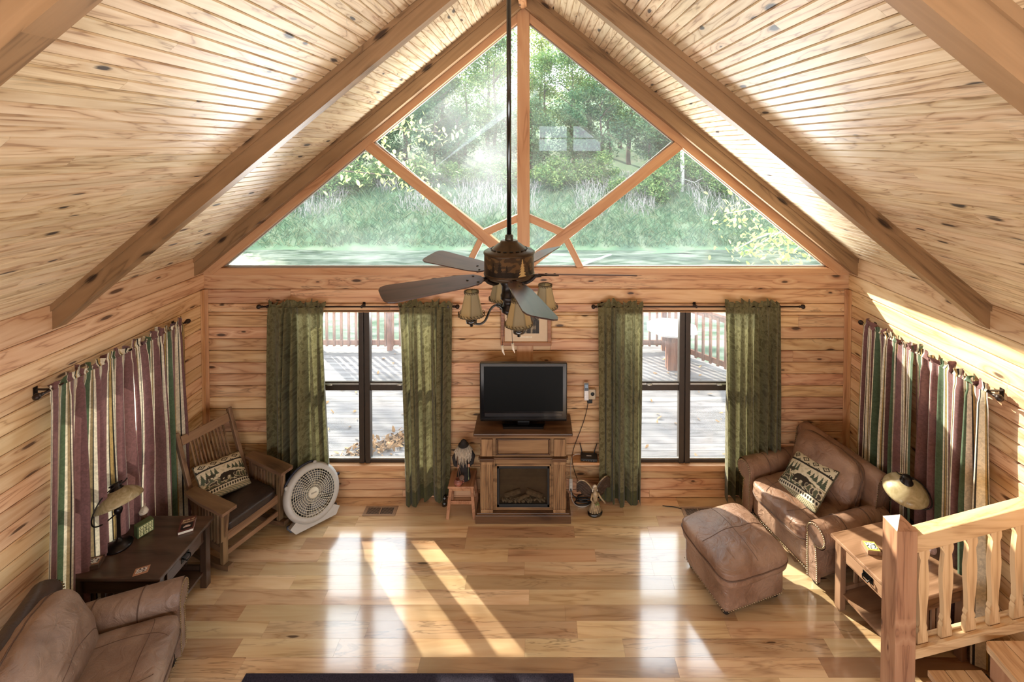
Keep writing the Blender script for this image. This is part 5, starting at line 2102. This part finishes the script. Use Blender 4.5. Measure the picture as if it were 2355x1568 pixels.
for i in range(10):
    mb.ball((.0 + .02 * math.cos(i), -.05 + .012 * math.sin(i * 2), .135 + .008 * math.sin(i * 3)), .007, 6)
mb.build('posy', simple('posy_green', S(110, 124, 70), .7), ag)

sh = MB()
sh.box(.375, .655, 4.855, 5.0, .462, .485)
o = sh.build('wall_shelf', wood('shelf_wood', S(150, 104, 68), S(186, 138, 96), S(206, 160, 118), 0, .1, .1, .5, isl=False))
tag(bev(o), 'small raw wood shelf on the wall under the phone, router on it', 'shelf')
rt = thing('wifi_router', 'black router with two antennas on the small wall shelf', 'router', (.55, 4.92, .485), R(-4))
mb = MB()
mb.box(-.088, .088, -.055, .055, .004, .034)
bev(mb.build('case', M['black'], rt), .008)
mb = MB()
mb.box(-.026, .026, -.006, .004, .0343, .0352)
mb.build('badge', simple('badge_white', S(220, 220, 220), .4), rt)
mb = MB()
for i in range(5):
    mb.box(-.06 + i * .026, -.052 + i * .026, -.0562, -.055, .014, .018)
mb.build('indicator_lights', simple('led_grey', S(150, 156, 160), .4), rt)
for x0, x1 in ((-.075, -.095), (.06, .088)):
    mb = MB()
    mb.tube([(x0, .05, .03), (x0, .055, .045), (x1, .06, .13)], [.006, .006, .0045], 7)
    mb.build('antenna', M['black'], rt)
ph = thing('cordless_phone', 'silver cordless phone standing in its wall base beside the curtain', 'telephone', (.555, 4.972, 1.16))
mb = MB()
mb.box(-.055, .07, -.02, .022, -.055, .055)
bev(mb.build('charging_base', simple('champagne_plastic', S(196, 178, 152), .4), ph), .012, 3)
mb = MB()
mb.lathe([(.001, .004), (.018, .003), (.021, 0)], 18, Matrix.Translation((.036, -.02, .008)) @ Matrix.Rotation(pi / 2, 4, 'X'))
mb.build('dial_ring', M['black'], ph)
hs = MB()
hs.box(-.024, .024, -.012, .012, -.095, .085)
hX = bev(hs.build('handset', simple('handset_silver', S(214, 214, 216), .35), ph, (-.032, -.034, .05), (R(-8), 0, 0)), .008, 3)
mb = MB()
mb.box(-.021, .021, -.0135, -.011, .005, .082)
bev(mb.build('display_face', simple('handset_black', S(30, 32, 40), .3), hX), .004)
mb = MB()
mb.box(-.015, .015, -.0145, -.013, .035, .068)
mb.build('display', simple('lcd_blue', S(128, 152, 176), .3), hX)
mb = MB()
for r_ in range(4):
    for c_ in range(3):
        mb.cbox((-.013 + c_ * .013, -.0128, -.02 - r_ * .016), (.009, .003, .009))
mb.build('keypad', simple('key_white', S(236, 236, 238), .4), hX)
mb = MB()
mb.box(-.02, .035, -.018, .022, -.095, -.055)
bev(mb.build('wall_bracket', M['black'], ph), .003)


def cord(name, label, pts, r, mat):
    P = [Vector(p) for p in pts]
    for _ in range(3):
        q = [P[0]]
        for a, b in zip(P[:-1], P[1:]):
            q += [a.lerp(b, .25), a.lerp(b, .75)]
        q.append(P[-1])
        P = q
    mb = MB()
    mb.tube(P, r, 6)
    tag(mb.build(name, mat), label, 'cord')


M['cord_black'] = simple('black_cord', S(22, 20, 20), .5)
M['cord_white'] = simple('white_cord', S(196, 190, 180), .5)
cord('phone_cord', 'thin dark phone cord running down the wall from the phone to the fireplace', [(.55, 4.985, 1.07), (.52, 4.99, .9), (.44, 4.99, .68), (.385, 4.99, .54), (.375, 4.985, .42), (.40, 4.99, .30), (.43, 4.99, .22), (.44, 4.99, .14)], .0035, M['cord_black'])
cord('router_cord', 'pale cord looping from the router to the side of the fireplace', [(.462, 4.965, .505), (.43, 4.97, .505), (.385, 4.96, .50), (.362, 4.965, .44), (.36, 4.975, .35), (.36, 4.98, .22)], .0035, M['cord_white'])
P_ = []
for i in range(46):
    a = i * .42
    P_.append((.475 + .085 * math.cos(a) + .004 * i / 4, 4.90 + .045 * math.sin(a), .012 + .002 * i))
cord('coiled_cable', 'coiled black power cord on the floor behind the angel figurine', [(.36, 4.97, .12), (.38, 4.95, .05)] + P_ + [(.66, 4.93, .05), (.73, 4.95, .07), (.735, 4.965, .12), (.70, 4.985, .15)], .007, M['cord_black'])
cord('white_cable', 'white cord lying on the floor between fireplace and coiled black cord', [(.362, 4.96, .10), (.37, 4.93, .02), (.42, 4.87, .008), (.50, 4.86, .008), (.56, 4.90, .01)], .005, M['cord_white'])
po = thing('power_strip', 'white power strip on the wall right beside the fireplace', 'power strip', (.362, 4.988, .16))
mb = MB()
mb.box(-.018, .018, -.012, .012, -.065, .065)
bev(mb.build('strip_body', simple('outlet_white', S(226, 222, 212), .4), po), .004)
mb = MB()
for i in range(3):
    for s in (-1, 1):
        mb.cbox((s * .005, -.0125, -.04 + i * .036), (.002, .002, .008))
mb.build('sockets', M['black'], po)
ou = thing('wall_outlet', 'small cream phone jack low on the wall above the coiled cord', 'outlet', (.448, 4.992, .125))
mb = MB()
mb.box(-.024, .024, -.012, .008, -.02, .02)
bev(mb.build('cover_plate', simple('jack_cream', S(222, 212, 190), .4), ou), .003)
mb = MB()
mb.cbox((.004, -.0125, 0), (.01, .002, .008))
mb.build('jack', M['black'], ou)

# ------------------------------------------------------------------ framed picture behind the fan
pc = thing('framed_picture', 'wood framed print with beige mat hanging behind the ceiling fan lights', 'picture', (-.122, 4.986, 2.0))
mb = MB()
w_, h_, t_ = .272, .315, .042
mb.box(-w_, w_, -.03, -.0, h_ - t_, h_).box(-w_, w_, -.03, 0, -h_, -h_ + t_).box(-w_, -w_ + t_, -.03, 0, -h_ + t_, h_ - t_).box(w_ - t_, w_, -.03, 0, -h_ + t_, h_ - t_)
bev(mb.build('frame', wood('picture_frame_wood', S(104, 64, 40), S(136, 88, 56), S(156, 108, 72), 0, 0, .1, .4, isl=False), pc), .006)
mb = MB()
mb.box(-w_ + t_, w_ - t_, -.012, -.002, -h_ + t_, h_ - t_)
mb.build('mat', simple('beige_mat', S(206, 184, 156), .7, 0, .04), pc)


def forest_print(u, v):
    n = nz(u * 9, v * 3, 5) + .5 * nz(u * 24, v * 9, 2)
    return S(44, 38, 32) if n < .1 else (S(84, 74, 60) if n < .35 else S(150, 136, 112))


mb = MB()
mb.grid(40, 50, lambda u, v: (-.14 + .28 * u, -.0135, -.185 + .40 * v), smooth=False, vcf=forest_print)
mb.build('print', M['art'], pc)
mb = MB()
mb.box(-.065, .065, -.0145, -.012, -.232, -.212)
mb.build('caption_plate', simple('cream_plate', S(222, 208, 184), .6), pc)

# ------------------------------------------------------------------ floor vents, cable, rug
M['vent'] = simple('vent_bronze', S(150, 122, 96), .45, .3)
for i, (x, yy, lab) in enumerate(((-1.645, 4.815, 'brown metal floor vent below the left window'), (1.685, 4.80, 'brown metal floor vent behind the ottoman below the right window'))):
    v_e = thing('floor_vent', lab, 'vent', (x, yy, 0))
    mb = MB()
    mb.box(-.165, .165, -.062, .062, 0, .003)
    mb.build('backing', M['black'], v_e)
    mb = MB()
    mb.box(-.17, .17, -.066, -.045, 0, .008).box(-.17, .17, .045, .066, 0, .008).box(-.17, -.135, -.045, .045, 0, .008).box(.135, .17, -.045, .045, 0, .008).box(-.008, .008, -.045, .045, 0, .008)
    bev(mb.build('frame', M['vent'], v_e), .002)
    mb = MB()
    for k in range(22):
        xx = -.129 + k * .01235
        if abs(xx) > .012:
            mb.box(xx, xx + .0035, -.045, .045, .001, .007)
    mb.build('louvres', M['vent'], v_e)
cord('floor_cable', 'short thin dark cable on the floor left of the vent behind the ottoman', [(1.33, 4.885, .004), (1.38, 4.875, .004), (1.45, 4.87, .004), (1.52, 4.84, .006)], .004, M['cord_black'])

tr_ = NT('rug_pile')
o_ = tr_.obj()
sx_, sy_ = [tr_.n('SeparateXYZ', {0: o_}).outputs[i] for i in (0, 1)]
d1 = tr_.math('SUBTRACT', 1.185, tr_.math('ABSOLUTE', sx_))
d2 = tr_.math('SUBTRACT', 0.60, tr_.math('ABSOLUTE', sy_))
dm = tr_.math('MINIMUM', d1, d2)
nn = tr_.noise(o_, 160.0, 2.0)
c1 = tr_.ramp(dm, [(0.0, S(50, 46, 56)), (.10, S(50, 46, 56)), (.101, S(170, 164, 160)), (.16, S(170, 164, 160)), (.161, S(60, 56, 64))], 'CONSTANT')
c1 = tr_.mix(1.0, c1, tr_.ramp(nn, [(.3, (.6, .6, .6, 1)), (.7, (1.3, 1.3, 1.3, 1))]), 'MULTIPLY')
M['rug'] = tr_.pbr(c1, .95, 0, 0, tr_.bump(nn, .8, .006), .1)
mb = MB()
mb.box(-1.185, 1.185, -.60, .60, 0, .010)
rg = mb.build('rug', M['rug'], None, (-.925, 2.70, 0.0))
tag(bev(rg, .004), 'dark charcoal rug with a pale inner band at the bottom edge', 'rug')


# ------------------------------------------------------------------ ceiling fan with four lamp arms
FCX, FCY = XC, 2.45
cf = thing('ceiling_fan', 'dark rustic ceiling fan with five blades hanging on a long black rod', 'ceiling fan', (FCX, FCY, 3.15))
mb = MB()
mb.tube([(0, 0, .17), (0, 0, 2.02)], .0125, 14)
mb.lathe([(.0125, .21), (.021, .205), (.023, .18), (.023, .16)], 16)
mb.build('downrod', M['gloss_black'], cf)
mb = MB()
mb.lathe([(.0125, 2.10), (.06, 2.10), (.065, 2.05), (.045, 2.0), (.0125, 1.98)], 20)
mb.build('canopy', M['bronze'], cf)
M['fan_bronze'] = simple('fan_bronze', S(70, 54, 38), .35, .6, .35, 14)
mb = MB()
mb.lathe([(.012, .178), (.045, .176), (.048, .166), (.06, .160), (.085, .140), (.100, .130), (.128, .124), (.135, .118), (.135, .112), (.131, .108)], 40)
mb.lathe([(.131, .012), (.134, .006), (.132, -.004), (.115, -.018), (.08, -.028), (.05, -.03), (.001, -.03)], 40)
mo = mb.build('motor_housing', M['fan_bronze'], cf)
mb = MB()
for i in range(18):
    a = 2 * pi * i / 18
    X = Matrix.Rotation(a, 4, 'Z')
    mb.cbox((.094, 0, .1345), (.006, .018, .005), X @ Matrix.Translation((.094, 0, .1345)) @ Matrix.Rotation(R(32), 4, 'Y') @ Matrix.Translation((-.094, 0, -.1345)))
mb.build('vent_slots', M['black'], mo)


def firs(u, v):
    n = nz(u * 30, v * 5, 3)
    base = S(98, 76, 50) if n > .05 else S(64, 50, 36)
    for k, (cx, hh, w, cc) in enumerate(((.02, .8, .03, 0), (.09, .6, .025, 0), (.16, .9, .03, 1), (.25, .7, .03, 0), (.33, .85, .028, 0), (.41, .55, .024, 0), (.50, .9, .03, 0), (.58, .65, .026, 0), (.655, .8, .02, 0), (.845, .93, .03, 1), (.745, .7, .018, 0), (.70, .85, .03, 0), (.90, .6, .026, 0), (.96, .8, .03, 0))):
        dy = v - .04
        if 0 < dy < hh and abs(u - cx) < w * (1 - dy / hh) * (.45 + .55 * ((1 - dy * 7) % 1)):
            return S(190, 166, 116) if cc else S(30, 24, 18)
    if v < .28 + .12 * nz(u * 14, 7):
        return S(36, 29, 22)
    return base


mb = MB()
mb.grid(280, 40, lambda u, v: (.131 * math.cos(2 * pi * u), .131 * math.sin(2 * pi * u), .010 + .10 * v), vcf=firs)
tb_ = NT('scenic_band')
tb_.pbr(tb_.n('VertexColor', layer_name='Col').outputs[0], .35, .35)
mb.build('scenic_band', tb_.m, mo)
M['blade'] = wood('fan_blade_walnut', S(44, 30, 30), S(62, 44, 42), S(80, 60, 56), 0, 0, .05, .38, isl=False, rings=5, coat=.25)
PITCH = 15
b0 = None
for k in range(5):
    ang = R(285 - 72 * k)
    if b0 is None:
        mb = MB()
        out = [(.155, -.02), (.185, -.045), (.26, -.060), (.62, -.076), (.65, -.066), (.662, -.045), (.664, .0), (.662, .045), (.65, .066), (.62, .076), (.26, .060), (.185, .045), (.155, .02)]
        mb.prism(out, -.003, .003)
        b0 = bev(mb.build('blade', M['blade'], cf), .002)
        mb = MB()
        mb.prism([(.13, -.014), (.17, -.02), (.20, -.045), (.25, -.03), (.262, 0), (.25, .03), (.20, .045), (.17, .02), (.13, .014)], -.009, -.003)
        ir = mb.build('blade_iron', M['bronze'], b0)
        mb = MB()
        for x, yy in ((.195, -.03), (.195, .03), (.24, 0)):
            mb.lathe([(.001, .006), (.006, .005), (.007, .003)], 8, Matrix.Translation((x, yy, 0)))
        sc1 = mb.build('screws', M['black'], b0)
        mb = MB()
        mb.tube([(.06, 0, -.04), (.09, 0, -.042), (.115, 0, -.03), (.14, 0, -.008), (.17, 0, -.006)], [.012, .012, .011, .01, .008], 8)
        am = mb.build('blade_arm', M['bronze'], b0)
        b = b0
    else:
        b = copy_tree(b0, cf)
    b.rotation_euler = (Matrix.Rotation(ang, 4, 'Z') @ Matrix.Rotation(R(-PITCH), 4, 'X')).to_euler()
mb = MB()
mb.lathe([(.05, -.03), (.048, -.05), (.04, -.06), (.04, -.10), (.046, -.11), (.046, -.13), (.034, -.14), (.028, -.165), (.04, -.175), (.04, -.20), (.024, -.212), (.012, -.22), (.014, -.235), (.001, -.245)], 20)
lk = mb.build('light_kit', M['bronze'], cf)
# lamp shades of laced hide
tsd = NT('hide_shade')
cc = tsd.n('VertexColor', layer_name='Col').outputs[0]
pp = tsd.n('BsdfPrincipled', {'Base Color': cc, 'Roughness': .6})
tt = tsd.n('BsdfTranslucent', {'Color': cc})
tsd.set(tsd.out.inputs[0], tsd.n('MixShader', {0: .5, 1: pp.outputs[0], 2: tt.outputs[0]}))
M['hide'] = tsd.m
M['lace'] = simple('lacing', S(92, 78, 54), .8)
a0 = None
for k in range(4):
    ang = R(197 + 90 * k)
    if a0 is None:
        mb = MB()
        P = [(.03, 0, -.19), (.05, 0, -.165), (.075, 0, -.158), (.10, 0, -.175), (.115, 0, -.21), (.13, 0, -.24), (.155, 0, -.252), (.185, 0, -.245), (.20, 0, -.232)]
        q = [Vector(p) for p in P]
        for _ in range(2):
            q = [q[0]] + [x for a, b in zip(q[:-1], q[1:]) for x in (a.lerp(b, .25), a.lerp(b, .75))] + [q[-1]]
        mb.tube(q, .0065, 8)
        a0 = mb.build('lamp_arm', M['gloss_black'], cf)
        mb = MB()
        mb.lathe([(.001, -.256), (.008, -.256), (.010, -.242), (.027, -.238), (.029, -.222), (.026, -.214), (.012, -.212), (.012, -.19), (.001, -.19)], 18, Matrix.Translation((.20, 0, 0)))
        mb.build('socket_cup', M['gloss_black'], a0)
        mb = MB()
        r0, r1, z0, z1 = .066, .034, -.198, -.075
        for i in range(6):
            t0, t1 = 2 * pi * i / 6 + .3, 2 * pi * (i + 1) / 6 + .3

            def sf(u, v, t0=t0, t1=t1):
                r_ = r0 + (r1 - r0) * v
                a = Vector((r_ * math.cos(t0), r_ * math.sin(t0), 0)).lerp(Vector((r_ * math.cos(t1), r_ * math.sin(t1), 0)), u)
                a *= 1 + .03 * math.sin(u * pi)
                return (.20 + a.x, a.y, z0 + (z1 - z0) * v - (.006 * math.sin(u * pi) if v == 0 else 0))
            g = S(178, 170, 144) if i % 2 else S(206, 188, 146)
            mb.grid(6, 6, sf, vcf=lambda u, v, g=g: tuple(c * (1 - .35 * (u < .05 or u > .95)) for c in g[:3]) + (1,))
        sd_ = mb.build('lamp_shade', M['hide'], a0)
        for (rr, zz) in ((r0, z0), (r1, z1)):
            mb = MB()
            for i in range(24):
                t = 2 * pi * i / 24
                mb.tube([(.20 + (rr + .003) * math.cos(t) * .98, (rr + .003) * math.sin(t) * .98, zz + (.014 if rr == r0 else -.01)), (.20 + (rr + .002) * math.cos(t + .2), (rr + .002) * math.sin(t + .2), zz - (.003 if rr == r0 else -.003))], .0022, 4)
            mb.tube([(.20 + rr * math.cos(2 * pi * i / 24), rr * math.sin(2 * pi * i / 24), zz) for i in range(24)], .0025, 5, closed=True)
            mb.build('lacing', M['lace'], sd_)
        a = a0
    else:
        a = copy_tree(a0, cf)
    a.rotation_euler = (0, 0, ang)
for i, (x, yy, z, mt) in enumerate(((-.035, -.03, -.42, 'bone'), (.02, -.05, -.40, 'bone'))):
    mb = MB()
    mb.tube([(x * .6, yy * .6, -.23), (x, yy, z + .05)], .0014, 4)
    pcn = mb.build('pull_chain', M['bronze'], cf)
    mb = MB()
    mb.tube([(x, yy, z + .05), (x + .004, yy, z + .02), (x + .012, yy, z)], [.008, .006, .001], 7)
    mb.build('chain_pull', M[mt], pcn)

# ------------------------------------------------------------------ stair railing and treads
M['rail_wood'] = wood('railing_pine', S(174, 138, 98), S(204, 170, 128), S(220, 192, 152), 0, .12, .12, .45, isl=False, rings=4, dark=S(98, 62, 40), kfreq=(2.4, 8))
M['bal_wood'] = wood('baluster_pine', S(176, 140, 100), S(206, 172, 130), S(222, 194, 154), 2, .06, .12, .45, isl=False, rings=4, dark=S(120, 80, 50))
M['newel_wood'] = wood('newel_cedar', S(128, 90, 68), S(160, 118, 90), S(178, 138, 108), 2, .28, .12, .45, isl=False, rings=5, dark=S(64, 40, 34), kfreq=(3.5, 14))
M['tread_wood'] = wood('tread_pine', S(172, 140, 106), S(198, 168, 132), S(214, 188, 154), 1, .14, .15, .45, isl=True, rings=4, dark=S(104, 66, 40), kfreq=(2.4, 8))
sr = thing('stair_railing', 'pine stair railing with square newel post and flat sawn balusters at the right', 'railing', (2.425, 3.06, 0))
mb = MB()
mb.box(-.068, .068, -.065, .065, 0, 1.30)
nw = bev(mb.build('newel_post', M['newel_wood'], sr, (0, .01, 0)), .004)
mb = MB()
mb.add([(-.068, -.065, 1.30), (.068, -.065, 1.30), (.068, .065, 1.30), (-.068, .065, 1.30), (0, 0, 1.362)], [(0, 1, 4), (1, 2, 4), (2, 3, 4), (3, 0, 4), (3, 2, 1, 0)])
mb.build('post_cap', M['newel_wood'], nw)
SL = .27
RLx0, RLx1 = .068, XR - 2.425


def sloped(name, z, h, d, mat, y=0.0):
    L = (RLx1 - RLx0)
    mb = MB()
    sh_ = h
    mb.add([(RLx0, y - d / 2, z), (RLx1, y - d / 2, z + SL * L), (RLx1, y - d / 2, z + SL * L + sh_), (RLx0, y - d / 2, z + sh_),
            (RLx0, y + d / 2, z), (RLx1, y + d / 2, z + SL * L), (RLx1, y + d / 2, z + SL * L + sh_), (RLx0, y + d / 2, z + sh_)],
           [(0, 1, 2, 3), (7, 6, 5, 4), (0, 4, 5, 1), (3, 2, 6, 7), (0, 3, 7, 4), (1, 5, 6, 2)])
    return bev(mb.build(name, mat, sr), .006)


sloped('handrail', 1.14, .115, .085, M['rail_wood'])
br_ = sloped('bottom_rail', .42, .055, .085, M['rail_wood'])
mb = MB()
for yy in (-.032, .032):
    L = RLx1 - RLx0
    z = .475
    mb.add([(RLx0, yy - .01, z), (RLx1, yy - .01, z + SL * L), (RLx1, yy - .01, z + SL * L + .016), (RLx0, yy - .01, z + .016), (RLx0, yy + .01, z), (RLx1, yy + .01, z + SL * L), (RLx1, yy + .01, z + SL * L + .016), (RLx0, yy + .01, z + .016)],
           [(0, 1, 2, 3), (7, 6, 5, 4), (0, 4, 5, 1), (3, 2, 6, 7), (0, 3, 7, 4), (1, 5, 6, 2)])
mb.build('fillet_strips', M['rail_wood'], br_)
prof = [(.034, 0), (.034, .10), (.024, .125), (.03, .14), (.021, .17), (.024, .26), (.034, .38), (.036, .46), (.028, .56), (.024, .60), (.036, .635), (.036, .655), (.030, .675), (.030, .76)]
bal = None
for i in range(5):
    if bal is None:
        mb = MB()
        outl = [(w, z) for w, z in prof] + [(-w, z) for w, z in prof[::-1]]
        mb.prism(outl, -.017, .017, plane='XZ')
        bal = bev(mb.build('baluster', M['bal_wood'], sr), .003)
    else:
        bal = bal.copy()
        col.objects.link(bal)
    x = .145 + i * .159
    bal.location = (x, 0, .452 + SL * (x - RLx0))

t1 = thing('stair_tread', 'lower pine stair tread of three planks at the bottom right', 'stair tread', (2.49, 2.98, .40))
mb = MB()
for i, (a, b) in enumerate(((0.06, .17), (.175, .30), (.305, .415))):
    mb.box(a, b, -.95, 0, -.04, 0)
bev(mb.build('planks', M['tread_wood'], t1), .004)
mb = MB()
mb.box(.03, .42, -.93, -.03, -.40, -.04)
mb.build('riser', M['newel_wood'], t1)
t2 = thing('stair_tread', 'upper pine stair tread with a rounded corner against the right wall', 'stair tread', (2.905, 2.975, .60))
mb = MB()
pl_ = [(.0, -.03), (.0, -.06), (-.055, -.95), (.13, -.95), (.13, 0), (.03, 0), (.01, -.01)]
mb.prism(pl_, -.045, 0, plane='XY')
mb.prism([(.134, 0), (.134, -.95), (.435, -.95), (.435, 0)], -.045, 0, plane='XY')
bev(mb.build('planks', M['tread_wood'], t2), .004)
mb = MB()
mb.box(.02, .43, -.93, -.03, -.60, -.045)
mb.build('riser', M['newel_wood'], t2)
pw = thing('power_adapter', 'black power adapter with a cord on the floor under the stair rail', 'adapter', (3.17, 3.20, 0), R(20))
mb = MB()
mb.box(-.05, .05, -.04, .04, 0, .06)
bev(mb.build('adapter_case', M['black'], pw), .005)
mb = MB()
mb.tube([(-.05, 0, .04), (-.10, .01, .05), (-.12, .0, .02), (-.11, -.05, .008)], .005, 6)
mb.build('lead', M['cord_black'], pw)
